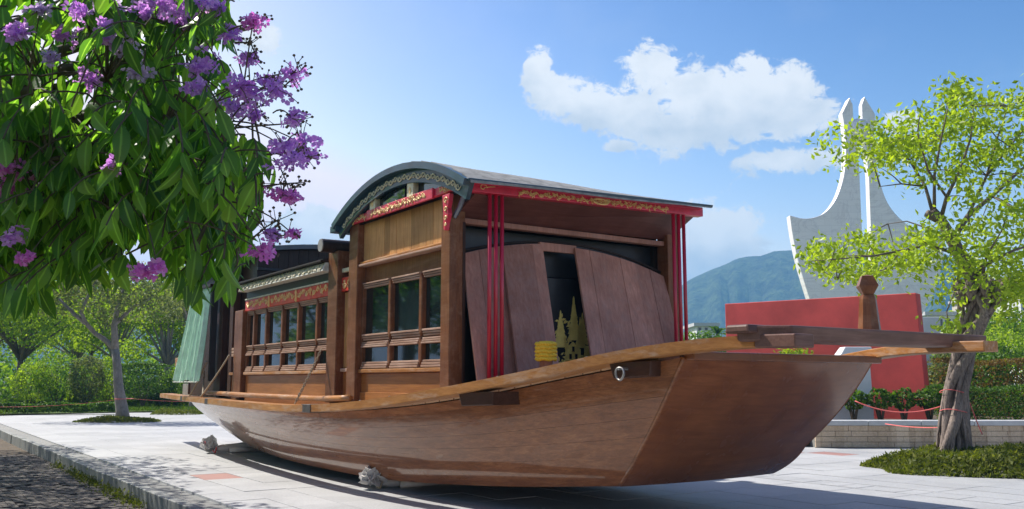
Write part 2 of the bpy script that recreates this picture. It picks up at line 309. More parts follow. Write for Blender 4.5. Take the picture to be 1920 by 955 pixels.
# ------------------------------------------------------------------ mesh helpers
class MB:
    def __init__(s): s.v = []; s.f = []
    def add(s, vs, fs):
        o = len(s.v); s.v += [tuple(p) for p in vs]; s.f += [tuple(i + o for i in f) for f in fs]; return s
    def box(s, x0, x1, y0, y1, z0, z1):
        return s.add([(x, y, z) for z in (z0, z1) for y in (y0, y1) for x in (x0, x1)],
                     [(0, 2, 3, 1), (4, 5, 7, 6), (0, 1, 5, 4), (2, 6, 7, 3), (0, 4, 6, 2), (1, 3, 7, 5)])
    def hexa(s, p):   # 8 points: bottom ring then top ring
        return s.add(p, [(0, 3, 2, 1), (4, 5, 6, 7), (0, 1, 5, 4), (1, 2, 6, 5), (2, 3, 7, 6), (3, 0, 4, 7)])
    def prism(s, poly, fn0, fn1):   # polygon of 2d points, two maps to 3d
        n = len(poly); return s.add([fn0(*p) for p in poly] + [fn1(*p) for p in poly],
            [tuple(range(n))[::-1], tuple(range(n, 2 * n))] + [(i, (i + 1) % n, n + (i + 1) % n, n + i) for i in range(n)])
    def tube(s, path, rad, n=8, cap=True, twist=0.0):
        path = [Vector(p) for p in path]; m = len(path)
        if not hasattr(rad, '__len__'): rad = [rad] * m
        up = None; vs = []
        for i, p in enumerate(path):
            t = (path[min(i + 1, m - 1)] - path[max(i - 1, 0)]);
            t = t.normalized() if t.length > 1e-9 else Vector((0, 0, 1))
            if up is None: up = Vector((1, 0, 0)) if abs(t.x) < .8 else Vector((0, 0, 1))
            u = (up - t * up.dot(t)).normalized(); up = u; w = t.cross(u)
            for k in range(n):
                a = 2 * math.pi * k / n + twist * i; vs.append(p + (u * math.cos(a) + w * math.sin(a)) * rad[i])
        fs = [(i * n + k, i * n + (k + 1) % n, (i + 1) * n + (k + 1) % n, (i + 1) * n + k) for i in range(m - 1) for k in range(n)]
        if cap: fs += [tuple(range(n))[::-1], tuple(range((m - 1) * n, m * n))]
        return s.add(vs, fs)
    def lathe(s, prof, c=(0, 0, 0), n=16):
        vs = [(c[0] + r * math.cos(2 * math.pi * k / n), c[1] + r * math.sin(2 * math.pi * k / n), c[2] + z) for r, z in prof for k in range(n)]
        m = len(prof); fs = [(i * n + k, i * n + (k + 1) % n, (i + 1) * n + (k + 1) % n, (i + 1) * n + k) for i in range(m - 1) for k in range(n)]
        fs += [tuple(range(n))[::-1], tuple(range((m - 1) * n, m * n))]; return s.add(vs, fs)
    def grid(s, rows):   # rows of equal length lists of points
        n = len(rows[0]); vs = [p for r in rows for p in r]
        return s.add(vs, [(i * n + k, i * n + k + 1, (i + 1) * n + k + 1, (i + 1) * n + k) for i in range(len(rows) - 1) for k in range(n - 1)])
    def mesh(s, name, mat=None, smooth=False):
        me = bpy.data.meshes.new(name); me.from_pydata(s.v, [], s.f); me.update()
        if mat: me.materials.append(MATS[mat])
        if smooth:
            for p in me.polygons: p.use_smooth = True
        return me
    def build(s, name, mat, parent=None, smooth=False, bevel=0, solid=0, loc=None):
        o = bpy.data.objects.new(name, s.mesh(name, mat, smooth)); col.objects.link(o)
        if parent: o.parent = parent
        if loc: o.location = loc
        if solid:
            md = o.modifiers.new('solid', 'SOLIDIFY'); md.thickness = solid; md.offset = 0
            if smooth:
                md = o.modifiers.new('split', 'EDGE_SPLIT'); md.split_angle = R(35)
        if bevel:
            md = o.modifiers.new('bevel', 'BEVEL'); md.width = bevel; md.segments = 2; md.limit_method = 'ANGLE'
        return o
def link(name, me, parent=None, loc=(0, 0, 0), rot=None, scale=None):
    o = bpy.data.objects.new(name, me); col.objects.link(o); o.parent = parent; o.location = loc
    if rot is not None: o.rotation_euler = rot
    if scale is not None: o.scale = scale
    return o
def empty(name, loc=(0, 0, 0), rz=0):
    o = bpy.data.objects.new(name, None); col.objects.link(o); o.location = loc; o.rotation_euler = (0, 0, rz); o.empty_display_size = .3; return o
def tag(o, label=None, cat=None, group=None, kind=None):
    if label: o['label'] = label
    if cat: o['category'] = cat
    if group: o['group'] = group
    if kind: o['kind'] = kind
    return o
def np_mesh(name, verts, faces, mat):   # verts Nx3, faces Mx4 or Mx3
    me = bpy.data.meshes.new(name); k = faces.shape[1]
    me.vertices.add(len(verts)); me.vertices.foreach_set('co', np.ascontiguousarray(verts, dtype=np.float32).ravel())
    me.loops.add(faces.size); me.loops.foreach_set('vertex_index', np.ascontiguousarray(faces, dtype=np.int32).ravel())
    me.polygons.add(len(faces)); me.polygons.foreach_set('loop_start', np.arange(0, faces.size, k, dtype=np.int32))
    try: me.polygons.foreach_set('loop_total', np.full(len(faces), k, dtype=np.int32))
    except Exception: pass
    me.update(calc_edges=True); me.shade_flat(); me.materials.append(MATS[mat]); return me
def interp(x, xs, ys): return float(np.interp(x, xs, ys))
def smooth_interp(x, xs, ys):
    # Catmull-Rom style cubic through the points
    i = int(np.clip(np.searchsorted(xs, x) - 1, 0, len(xs) - 2)); h = xs[i + 1] - xs[i]; t = (x - xs[i]) / h
    def sl(j):
        a, b = max(j - 1, 0), min(j + 1, len(xs) - 1); return (ys[b] - ys[a]) / (xs[b] - xs[a])
    m0, m1 = sl(i) * h, sl(i + 1) * h
    return (2 * t**3 - 3 * t**2 + 1) * ys[i] + (t**3 - 2 * t**2 + t) * m0 + (-2 * t**3 + 3 * t**2) * ys[i + 1] + (t**3 - t**2) * m1

LEAF_BASE = None
def leaf_cloud(centers, normals_rand, size, aspect=.5, droop=0.0, r=None):
    """two-triangle kite leaves: Nx3 centres -> verts, faces"""
    r = r or rng; n = len(centers); c = np.asarray(centers)
    d = r.normal(size=(n, 3)); d[:, 2] -= droop; d /= np.linalg.norm(d, axis=1)[:, None]
    u = r.normal(size=(n, 3)); u -= (u * d).sum(1)[:, None] * d; u /= np.linalg.norm(u, axis=1)[:, None]
    nn = np.cross(d, u)
    s = (np.asarray(size) * r.uniform(.65, 1.3, n))[:, None] if np.ndim(size) == 0 else np.asarray(size)[:, None]
    w = s * aspect
    a = c - d * s * .5; b = c + u * w * .5 + nn * w * .12; e = c + d * s * .5; f = c - u * w * .5 + nn * w * .12
    v = np.stack([a, b, e, f], 1).reshape(-1, 3); k = np.arange(n)[:, None] * 4
    return v, np.concatenate([k, k + 1, k + 2, k + 3], 1)

# ================================================================== THE SETTING
# ground sheet to the horizon
mb = MB(); S = 6000
g = MB().add([(-S, -S, -.26), (S, -S, -.26), (S, S, -.26), (-S, S, -.26)], [(0, 1, 2, 3)]).build('ground', 'ground_grass'); tag(g, kind='structure')

# plaza: a raised platform in the boat's directions. Y = -4.4 is its kerbed edge.
PX0, PX1, PY0, PY1 = -40.0, 16.0, -4.4, 16.5
pl_e = empty('plaza', BO, BA); tag(pl_e, kind='structure')
MB().box(PX0, PX1, PY0 + .16, PY1, -.30, -.03).build('plaza_base', 'joint', pl_e)
SX, SY = .9, .6
slab_v = MB().box(.0015, SX - .0015, .0015, SY - .0015, -.05, 0).v
box_f = MB().box(0, 1, 0, 1, 0, 1).f
slab_me = MB().box(.0035, SX - .0035, .0035, SY - .0035, -.05, 0).mesh('paving_slab', 'slab_stone')
slab_red = MB().box(.005, SX - .005, .005, SY - .005, -.05, 0).mesh('paving_slab', 'slab_red')
tile_me = MB().box(.005, .295, .005, .445, -.05, 0).mesh('paving_tile', 'slab_stone')
# the boat-frame grid used by the stone material starts at the world origin: line the slabs up with it
o0 = to_boat((0, 0, 0)); gx = o0[0] % SX; gy = o0[1] % SY
cells = []; band_j = None
for i in range(int((PX0 - gx) // SX), int((PX1 - gx) // SX)):
    for j in range(int((PY0 + .17 - gy) // SY) + 1, int((PY1 - gy) // SY)):
        X, Y = gx + i * SX, gy + j * SY; P = boat_w(X + SX / 2, Y + SY / 2); u, v, w = pix(P)
        vis = w > 1 and -60 < u < 1980 and 700 < v < 1010
        cells.append((w if vis else 999, X, Y, i, j))
cells.sort()
jt = int((4.3 - gy) // SY)
red_cells = set()
for px_, py_ in ((430, 897), (1520, 849), (1490, 850)):
    q = to_boat(on_ground(px_, py_)); red_cells.add((int((q[0] - gx) // SX), int((q[1] - gy) // SY)))
far_v = []; cnt = 0
for w, X, Y, i, j in cells:
    dz = random.uniform(-.003, .003)
    if j == jt and -3.6 < X < 3.0: continue
    if (i, j) in red_cells or (cnt < 270 and w < 900):
        link('paving_slab', slab_red if (i, j) in red_cells else slab_me, pl_e, (X, Y, dz), (random.gauss(0, .0012), random.gauss(0, .0012), 0)); cnt += 1
    else: far_v.append(np.array(slab_v) + (X, Y, dz * .15))
for k in range(22): link('paving_tile', tile_me, pl_e, (-3.3 + gx % .3 + k * .3, gy + jt * SY + .075, random.uniform(-.002, .003)), (0, 0, 0))
MB().box(-4.6, 4.2, gy + jt * SY + .008, gy + jt * SY + .07, -.05, -.002).build('paving_strip', 'slab_stone', pl_e)
MB().box(-4.6, 4.2, gy + jt * SY + .53, gy + jt * SY + .592, -.05, -.002).build('paving_strip', 'slab_stone', pl_e)
fv = np.concatenate(far_v); ff = (np.array(box_f)[None] + (np.arange(len(far_v)) * 8)[:, None, None]).reshape(-1, 4)
o = link('paving', np_mesh('paving', fv, ff, 'slab_stone'), pl_e); tag(o, kind='stuff')
# kerb stones along the edge
kerb_me = MB().box(.006, .994, 0, .155, -.30, .012).mesh('kerb_stone', 'kerb_stone')
for k in range(-26, 6):
    o = link('kerb_stone', kerb_me, pl_e, (k * 1.0, PY0 + random.uniform(-.006, .006), random.uniform(-.008, .008)), (random.gauss(0, .006), random.gauss(0, .004), random.gauss(0, .004)))
    md = o.modifiers.new('bevel', 'BEVEL'); md.width = .012; md.segments = 2
# sunken brick path beside it
pe = empty('brick_path', BO, BA); tag(pe, kind='structure')
MB().box(-26, 6, -12.0, PY0, -.32, -.235).build('path_bed', 'soil', pe)
bv = []; bx = np.array(MB().box(.004, .196, .004, .096, -.04, 0).v)
for i in range(0, 95):
    for j in range(0, 46):
        X = -17 + i * .2 + (.1 if j % 2 else 0); Y = PY0 - .02 - (j + 1) * .1
        if random.random() < .03: continue
        bv.append(bx + (X, Y, -.205 + random.gauss(0, .005)))
bf = (np.array(box_f)[None] + (np.arange(len(bv)) * 8)[:, None, None]).reshape(-1, 4)
tag(link('brick_pavers', np_mesh('brick_pavers', np.concatenate(bv), bf, 'brick_paver'), pe), kind='stuff')

# lawn behind the plaza on the left
lawn = MB().grid([[(x, y, -.02 + .12 * mnoise.noise((x * .08, y * .08, 0)) + .1) for x in np.linspace(-60, 2, 40)] for y in np.linspace(0, 1, 30)])
lw = MB(); rows = []
for t in np.linspace(0, 1, 24):
    row = []
    for x in np.linspace(-75, 3, 60):
        y0 = interp(x, [-75, -24, -19, 3], [34, 38.5, 44, 52]); y = y0 + t * (95 - y0)
        row.append((x, y, .05 + .5 * t * t + .08 * mnoise.noise((x * .15, y * .15, 2))))
    rows.append(row)
lo = lw.grid(rows).build('lawn', 'ground_grass', None, True); tag(lo, kind='structure')

# hills
def ridge(px_):
    return interp(px_, [-900, -200, 100, 240, 300, 360, 470, 700, 900, 1150, 1270, 1300, 1340, 1390, 1415, 1440, 1455, 1485, 1560, 1640, 1740, 1800, 1850, 1920, 2200, 3000],
                  [560, 560, 545, 530, 528, 540, 590, 640, 640, 580, 540, 523, 505, 484, 480, 482, 472, 472, 470, 450, 452, 478, 510, 545, 590, 640])
rows = []
for r_ in np.linspace(0, 1, 46):
    row = []
    for px_ in np.linspace(-900, 3000, 300):
        azm = math.atan((px_ - 960) / 1716); dist = 900 + 1100 * r_
        htop = (HY - ridge(px_)) / 1716 * math.cos(azm) * 1500 / 1.0
        prof = math.exp(-((r_ - .545) / .26) ** 2)
        x, y = dist * math.sin(azm), dist * math.cos(azm)
        n = mnoise.fractal((x * .006, y * .006, 0), .9, 2.1, 6)
        gul = abs(mnoise.noise((azm * 26 + .5 * mnoise.noise((x * .004, y * .004, 5)), 3.3, r_ * 1.4))) + .5 * abs(mnoise.noise((azm * 60, 7.3, r_ * 3)))
        row.append((x, y, -2 + prof * htop + htop * .30 * n * (1 - prof * .9) * min(1, r_ * 4) + (gul - .3) * 130 * prof * (1 - prof) * 2 * (htop / 200)))
    rows.append(row)
hl = MB().grid(rows).build('hills', 'hill_forest', None, True); tag(hl, kind='structure')
# air between here and the hills
hz = MB().box(-2600, 2600, -300, 2400, -60, 252).build('haze', None); tag(hz, kind='stuff')
hm = bpy.data.materials.new('haze_air'); hm.use_nodes = True; hn = hm.node_tree; hn.nodes.clear()
vo = hn.nodes.new('ShaderNodeVolumePrincipled'); vo.inputs['Color'].default_value = (.24, .60, 1.0, 1); vo.inputs['Density'].default_value = .00050; vo.inputs['Anisotropy'].default_value = .1
hn.links.new(vo.outputs[0], hn.nodes.new('ShaderNodeOutputMaterial').inputs['Volume']); hz.data.materials.append(hm)

# ================================================================== THE BOAT (X to the bow, Y to port, Z up)
boat = empty('wooden_boat', BO, BA)
tag(boat, 'long varnished wooden tour boat with red trimmed arched cabin standing on the plaza', 'boat')
PLX = [-17.3, -14, -11, -8, -5.5, -3.5, -1.7, -.35, .65, 1.45, 2.15, 2.50]
PLZ = [1.19, 1.175, 1.17, 1.155, 1.16, 1.255, 1.44, 1.62, 1.78, 1.865, 1.89, 1.885]
PLY = [1.60, 1.97, 2.30, 2.52, 2.58, 2.46, 2.26, 2.04, 1.80, 1.59, 1.44, 1.42]
pz = lambda X: smooth_interp(min(X, 2.5), PLX, PLZ)
py = lambda X: smooth_interp(min(X, 2.5), PLX, PLY)
# --- hull surface: sheer, chine and bottom curves as functions of s (0 stern, 1 bow)
def cur(pts):
    s = [p[0] for p in pts]
    return lambda t: Vector(tuple(smooth_interp(t, s, [p[k] for p in pts]) for k in (1, 2, 3)))
sheer = cur([(0, -15.6, 1.30, 1.10), (.2, -12.2, 1.78, 1.07), (.4, -8.8, 2.00, 1.05), (.58, -5.5, 2.04, 1.06), (.7, -3.4, 1.98, 1.16), (.8, -1.7, 1.84, 1.32), (.9, -.2, 1.64, 1.53), (1, 1.2, 1.43, 1.72)])
chine = cur([(0, -15.05, 1.16, .80), (.2, -11.8, 1.58, .63), (.4, -8.6, 1.80, .52), (.58, -5.6, 1.86, .48), (.7, -3.7, 1.80, .50), (.8, -2.2, 1.68, .56), (.9, -.9, 1.50, .65), (1, .38, 1.27, .77)])
bott = cur([(0, -13.6, 1.00, .44), (.2, -11.0, 1.36, .26), (.4, -8.4, 1.58, .17), (.58, -5.8, 1.63, .15), (.7, -4.2, 1.60, .17), (.8, -2.9, 1.50, .23), (.9, -1.5, 1.36, .32), (1, 0, 1.17, .45)])
def side_pt(s, t):     # t 0 sheer .. 1 chine .. 2 bottom, slightly rounded
    if t <= 1:
        p = sheer(s).lerp(chine(s), t); b = 4 * t * (1 - t)
        p.y += .03 * b; p.x += (.055 * b) * max(0, (s - .9) / .1); return p
    t -= 1; p = chine(s).lerp(bott(s), t); b = 4 * t * (1 - t); p.y += .025 * b; p.z -= .012 * b; p.x += (.03 * b) * max(0, (s - .9) / .1); return p
SS = list(np.linspace(0, 1, 61)); 
def strip(t0, t1, n, sgn, offs=0.0):
    rows = []
    for t in np.linspace(t0, t1, n):
        rows.append([(p.x, sgn * -(p.y + offs), p.z) for p in (side_pt(s, t) for s in SS)])
    return rows if sgn > 0 else rows[::-1]
for ta, tb in ((.16, .37), (.37, .58), (.58, .79), (.79, 1.0)):
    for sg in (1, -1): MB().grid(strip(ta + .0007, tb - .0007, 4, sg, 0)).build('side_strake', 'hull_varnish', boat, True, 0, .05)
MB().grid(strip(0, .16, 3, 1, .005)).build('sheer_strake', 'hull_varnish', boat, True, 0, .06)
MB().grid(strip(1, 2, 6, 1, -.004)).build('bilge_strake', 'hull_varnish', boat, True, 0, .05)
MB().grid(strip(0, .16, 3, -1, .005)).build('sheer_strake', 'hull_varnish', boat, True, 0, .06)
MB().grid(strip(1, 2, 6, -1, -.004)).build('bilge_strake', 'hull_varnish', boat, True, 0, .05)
bott_rows = [[(p.x, y * p.y, p.z) for y in np.linspace(-1, 1, 5)] for p in (side_pt(s, 2) for s in SS)]
MB().grid(bott_rows).build('bottom', 'hull_dark', boat, True, 0, .04)
TT = list(np.linspace(0, 2, 21))
bowr = [[(p.x + .10 * (1 - y * y), y * (p.y + .012), p.z) for y in np.linspace(-1, 1, 13)] for p in (side_pt(1, t) for t in TT)]
bow = MB().grid(bowr).build('bow_plate', 'bow_wood', boat, True, 0, .05)
# corner cover strips along the bow plate edges
for sg in (-1, 1):
    MB().tube([(p.x + .012, sg * (p.y + .012), p.z) for p in (side_pt(1, t) for t in TT)], .022, 6).build('corner_strip', 'hull_varnish', boat, True)
pt_ = side_pt(1, 0)
MB().box(1.14, 1.33, -1.42, 1.46, 1.69, 1.77).build('bow_rail', 'bow_wood', boat, bevel=.012)
ster = [[(p.x - .06 * (1 - y * y), y * p.y, p.z) for y in np.linspace(-1, 1, 7)] for p in (side_pt(0, t) for t in TT)]
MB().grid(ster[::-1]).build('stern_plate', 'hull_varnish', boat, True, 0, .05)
# --- decks: planks across the boat follow the sheer
for k in range(0, 58):
    s0, s1 = k / 58, (k + 1) / 58 - .0012
    a, b = sheer(s0), sheer(s1); z0, z1 = a.z + .06, b.z + .06
    if b.x > 1.16: continue
    m_ = MB().hexa([(a.x, -a.y - .03, z0 - .05), (b.x, -b.y - .03, z1 - .05), (b.x, b.y + .03, z1 - .05), (a.x, a.y + .03, z0 - .05), (a.x, -a.y - .03, z0), (b.x, -b.y - .03, z1), (b.x, b.y + .03, z1), (a.x, a.y + .03, z0)])
    m_.build('deck_plank', 'deck_wood', boat)
# --- outboard walking planks with a gap to the hull
def plank(sg):
    xs = list(np.linspace(-17.3, 2.06 if sg < 0 else 2.62, 70)); rows = []
    W = lambda X: interp(X, [-17.3, -15, -12, 2.62], [.30, .33, .30, .26])
    for (dy, dz) in ((0, 0), (0, -.105), (1, -.105), (1, 0), (0, 0)):
        rows.append([(X, sg * (py(X) - dy * W(X)), pz(X) + dz) for X in xs])
    m = MB().grid(rows if sg > 0 else rows[::-1])
    i0 = [k * 70 for k in range(4)]; i1 = [k * 70 + 69 for k in range(4)]
    m.f += [tuple(i0), tuple(i1[::-1])]
    o = m.build('gunwale_plank', 'plank_wood', boat, bevel=.01); return o
gp = [plank(-1), plank(1)]
for g_ in gp:
    g_['label'] = 'long honey coloured plank running outside the hull'
xe = [2.066, 2.25, 2.46]
MB().hexa([(2.066, -py(2.06) - .004, pz(2.06) - .11), (2.46, -1.425, pz(2.4) - .115), (2.46, -1.18, pz(2.4) - .115), (2.066, -py(2.06) + .27, pz(2.06) - .11), (2.066, -py(2.06) - .004, pz(2.06) + .003), (2.46, -1.425, pz(2.4) - .002), (2.46, -1.18, pz(2.4) - .002), (2.066, -py(2.06) + .27, pz(2.06) + .003)]).build('plank_end', 'beam_wood', gp[0], bevel=.012)
# scarf joints and end grain patches on the near plank
for X in (-5.05, -10.6, -13.6):
    MB().box(X - .16, X + .16, -py(X) - .004, -py(X) + .3, pz(X) - .108, pz(X) + .004).build('scarf_plate', 'iron_dark', gp[0], bevel=.004)
for X in (-2.9, -.9, .3, .95, 1.5, -3.6):
    MB().lathe([(.0, 0), (.016, 0), (.016, .01), (.0, .014)], (X, -py(X) + .05, pz(X)), 8).build('nail_head', 'iron', gp[0])
# inner waterway rail at the cabin foot
for sg in (-1, 1):
    MB().tube([(X, sg * interp(X, [-13, -11.5, -10, -4.8], [1.72, 1.88, 1.96, 1.97]), pz(X) + .085) for X in np.linspace(-12.6, -4.9, 26)], .045, 8).build('foot_rail', 'plank_wood', boat, True)
# blocks under the plank, one with a mooring ring
for (xa, xb) in ((-1.55, -.95), (.55, .98)):
    ya = max(py(xa), py(xb)) - .05; za = pz((xa + xb) / 2)
    MB().hexa([(xa + .04, -ya + .02, za - .27), (xb - .03, -ya + .03 + (.12 if xa > 0 else .06), za - .25), (xb - .03, -ya + .5, za - .25), (xa + .04, -ya + .5, za - .27),
               (xa, -ya, za - .115), (xb, -ya + (.14 if xa > 0 else .07), za - .105), (xb, -ya + .5, za - .105), (xa, -ya + .5, za - .115)]).build('plank_bracket', 'hull_dark', boat, bevel=.01)
rx = .74; rp = Vector((rx, -(py(rx) + .025), pz(rx) - .19))
ring = [(rp.x + .058 * math.cos(a), rp.y + .006 * math.sin(2 * a), rp.z - .035 + .058 * math.sin(a)) for a in np.linspace(0, 2 * math.pi, 25)]
MB().tube(ring, .011, 6, False).build('mooring_ring', 'iron', boat, True)
MB().tube([rp + Vector((0, .12, 0.012)), rp + Vector((0, -.015, .012))], .014, 6).build('ring_bolt', 'iron', boat)
# --- crossbeam at the bow with the mooring bollard
MB().hexa([(1.98, -1.58, 1.83), (2.30, -1.30, 1.83), (2.30, 1.80, 1.83), (1.98, 1.82, 1.83), (1.98, -1.58, 1.965), (2.32, -1.28, 1.965), (2.32, 1.80, 1.965), (1.98, 1.82, 1.965)]).build('crossbeam', 'beam_wood', boat, bevel=.02)
MB().hexa([(1.86, -1.60, 1.90), (2.12, -1.58, 1.90), (2.12, -.95, 1.90), (1.86, -.95, 1.90), (1.87, -1.59, 1.975), (2.10, -1.57, 1.975), (2.10, -.95, 1.975), (1.87, -.95, 1.975)]).build('beam_cap', 'beam_wood', boat, bevel=.02)
bo_ = MB(); n8 = 8; prof = [(.105, 0), (.095, .10), (.078, .30), (.066, .34)]
bo_.lathe(prof, (2.1, .12, 1.966), 8); bol = bo_.build('bollard', 'post_wood', boat)
hd = MB().lathe([(.055, .33), (.122, .425), (.07, .52), (.0, .535)], (2.1, .12, 1.966), 4).build('bollard_head', 'post_wood', bol)
# --- rope-wound mooring posts on the fore deck
for (X, Y) in ((-1.2, -1.22), (-1.2, 1.02)):
    zb = pz(X) - .02
    po = MB().lathe([(.085, 0), (.075, .24), (.09, .26), (.085, .3), (.085, .44), (.07, .46), (0, .46)], (X, Y, zb), 12).build('mooring_post', 'front_board', boat, True)
    m_ = MB()
    for k in range(5):
        zz = zb + .27 + k * .043
        pth = [(X + .105 * math.cos(a), Y + .105 * math.sin(a), zz + .006 * math.sin(5 * a)) for a in np.linspace(0, 2 * math.pi, 33)]
        m_.tube(pth, .024, 7, False)
    m_.lathe([(.105, zb + .45), (.08, zb + .475), (.0, zb + .48)], (X, Y, 0), 16)
    # twisted-strand bumps round the coils
    for k in range(5):
        for q in range(26):
            a = 2 * math.pi * (q + .5 * (k % 2)) / 26; zz = zb + .27 + k * .043
            c = Vector((X + .122 * math.cos(a), Y + .122 * math.sin(a), zz)); t_ = Vector((-math.sin(a), math.cos(a), 1.1)).normalized() * .016
            m_.tube([c - t_, c, c + t_], [.005, .012, .005], 5)
    m_.build('rope_coil', 'rope_yellow', po, True)

# --- helpers for the cabins
YS = -1.82
def bx(name, x0, x1, y0, y1, z0, z1, mat, bev=.006, parent=None): return MB().box(x0, x1, y0, y1, z0, z1).build(name, mat, parent or boat, bevel=bev)
def scroll(m, x0, x1, z0, h, y, sgn=-1, rad=.007, seed=1, axis='x', fn=None):
    """running scroll of spirals, leaves and joining stems on a board"""
    r = random.Random(seed); fn = fn or ((lambda a, b: (a, y, b)) if axis == 'x' else (lambda a, b: (y, a, b)))
    L = x1 - x0; n = max(2, int(L / (h * 1.25))); st = L / n
    for k in range(n):
        cx, cz = x0 + (k + .5) * st, z0 + (.12 if k % 2 else -.12) * h; d = 1 if k % 2 else -1
        m.tube([fn(cx + d * h * .42 * (1 - q / 15) * math.cos(q * .62 + .5), cz + h * .42 * (1 - q / 15) * math.sin(q * .62 + .5) * d) for q in range(14)], rad, 5)
        m.tube([fn(cx - st * .5, z0 - d * h * .1), fn(cx - st * .2, z0 + d * h * .34), fn(cx + st * .2, z0 + d * h * .34), fn(cx + st * .5, z0 + d * h * .1)], rad, 5)
        for q in range(3):
            a = r.uniform(0, 6.28); p = (cx + st * r.uniform(-.4, .4), z0 + h * r.uniform(-.35, .35))
            m.tube([fn(p[0], p[1]), fn(p[0] + .035 * math.cos(a), p[1] + .035 * math.sin(a)), fn(p[0] + .06 * math.cos(a + .4), p[1] + .06 * math.sin(a + .4))], [.003, rad * 1.6, .002], 5)
    return m
def window_bank(x0, x1, mull, zh, seed):
    """carved window wall between two posts: panes, pointed mullions, ribbed rails, sill and lower panel"""
    bays = [x0] + mull + [x1]
    for a, b in zip(bays[:-1], bays[1:]):
        w = MB().box(a, b, YS + .035, YS + .05, 2.17, zh); o = w.build('window_pane', 'glass', boat)
        w = MB().box(a, b, YS + .035, YS + .05, 1.77, 1.975).build('window_pane', 'glass', boat)
        for (z0, z1, n) in ((2.075, 2.17, 3), (1.975, 2.06, 3), (1.675, 1.775, 3), (zh, zh + .085, 3)):
            st = (z1 - z0) / n
            for q in range(n):
                zz = z0 + q * st; d = .012 * (q if z0 > 2.07 else n - q)
                bx('rail_rib', a + .045, b - .045, YS - .005 - d, YS + .10, zz + .003, zz + st - .004, 'rail_wood', .004)
    bx('middle_rail', x0, x1, YS + .02, YS + .1, 2.055, 2.08, 'post_wood')
    for X in mull:
        for (z0, z1) in ((2.065, zh + .07), (1.69, 2.062)):
            poly = [(X, z0), (X + .042, z0 + .09), (X + .042, z1 - .09), (X, z1), (X - .042, z1 - .09), (X - .042, z0 + .09)]
            MB().prism(poly, lambda a, b: (a, YS - .03, b), lambda a, b: (a, YS + .06, b)).build('mullion', 'post_wood', boat, bevel=.012)
    for X, d in ((x0, 1), (x1, -1)):
        bx('window_stile', min(X, X + d * .05), max(X, X + d * .05), YS - .02, YS + .1, 1.675, zh + .085, 'post_wood')
    bx('window_sill', x0 - .0, x1, YS - .055, YS + .1, 1.615, 1.668, 'plank_wood', .01)
    bx('lower_panel', x0, x1, YS, YS + .06, pz((x0 + x1) / 2) - .05, 1.61, 'panel_wood')
    bx('base_board', x0, x1, YS - .02, YS + .05, pz((x0 + x1) / 2) - .08, pz((x0 + x1) / 2) + .10, 'panel_wood')

def post(x0, x1, zb, zt, y0=YS - .10, y1=YS + .12, mat='post_wood', name='post'): return bx(name, x0, x1, y0, y1, zb, zt, mat, .012)
# --- front cabin
post(-2.43, -2.21, 1.36, 3.80); post(-5.16, -4.86, 1.18, 3.80); post(-2.45, -2.23, 1.36, 3.86, 1.76, 1.98); post(-5.16, -4.86, 1.18, 3.8, 1.72, 1.94)
window_bank(-4.86, -2.43, [-3.95, -3.07], 2.83, 1)
bx('head_board', -4.86, -2.43, YS + .03, YS + .09, 2.915, 3.15, 'post_wood')
bx('upper_rail', -4.86, -2.43, YS - .085, YS + .09, 3.15, 3.185, 'rail_wood', .01); bx('upper_rail', -4.86, -2.43, YS - .06, YS + .09, 3.19, 3.225, 'plank_wood', .01)
xb_ = -4.86; nb = 0
while xb_ < -2.44:
    w = min(random.choice((.17, .21, .25, .19)), -2.43 - xb_)
    bx('wall_board', xb_ + .002, xb_ + w - .002, YS - random.uniform(0, .006), YS + .07, 3.225, 3.86, 'board_wood', .004); xb_ += w
# solid back walls so the cabin is closed
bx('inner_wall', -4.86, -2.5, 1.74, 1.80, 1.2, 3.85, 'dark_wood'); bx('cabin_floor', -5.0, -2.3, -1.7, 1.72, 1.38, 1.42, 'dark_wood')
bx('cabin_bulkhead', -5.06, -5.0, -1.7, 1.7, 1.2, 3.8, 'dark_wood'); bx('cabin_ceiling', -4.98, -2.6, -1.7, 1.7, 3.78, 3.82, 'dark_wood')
# red fascia board under the gable, with raised centre panel and gilded lettering-like scroll
fy = -1.955
fas = bx('gable_fascia', -5.22, -1.72, fy, fy + .07, 3.80, 3.905, 'red_paint', .008)
bx('fascia_panel', -4.45, -2.55, fy - .03, fy - .002, 3.775, 3.915, 'red_paint', .008, fas)
scroll(MB(), -4.30, -2.72, 3.845, .05, fy - .034, seed=3, rad=.0045).build('gold_scroll', 'gold_paint', fas, True)
scroll(MB(), -2.42, -1.86, 3.852, .04, fy - .004, seed=4, rad=.004).build('gold_scroll', 'gold_paint', fas, True)
scroll(MB(), -5.1, -4.55, 3.852, .06, fy - .004, seed=5, rad=.005).build('gold_scroll', 'gold_paint', fas, True)
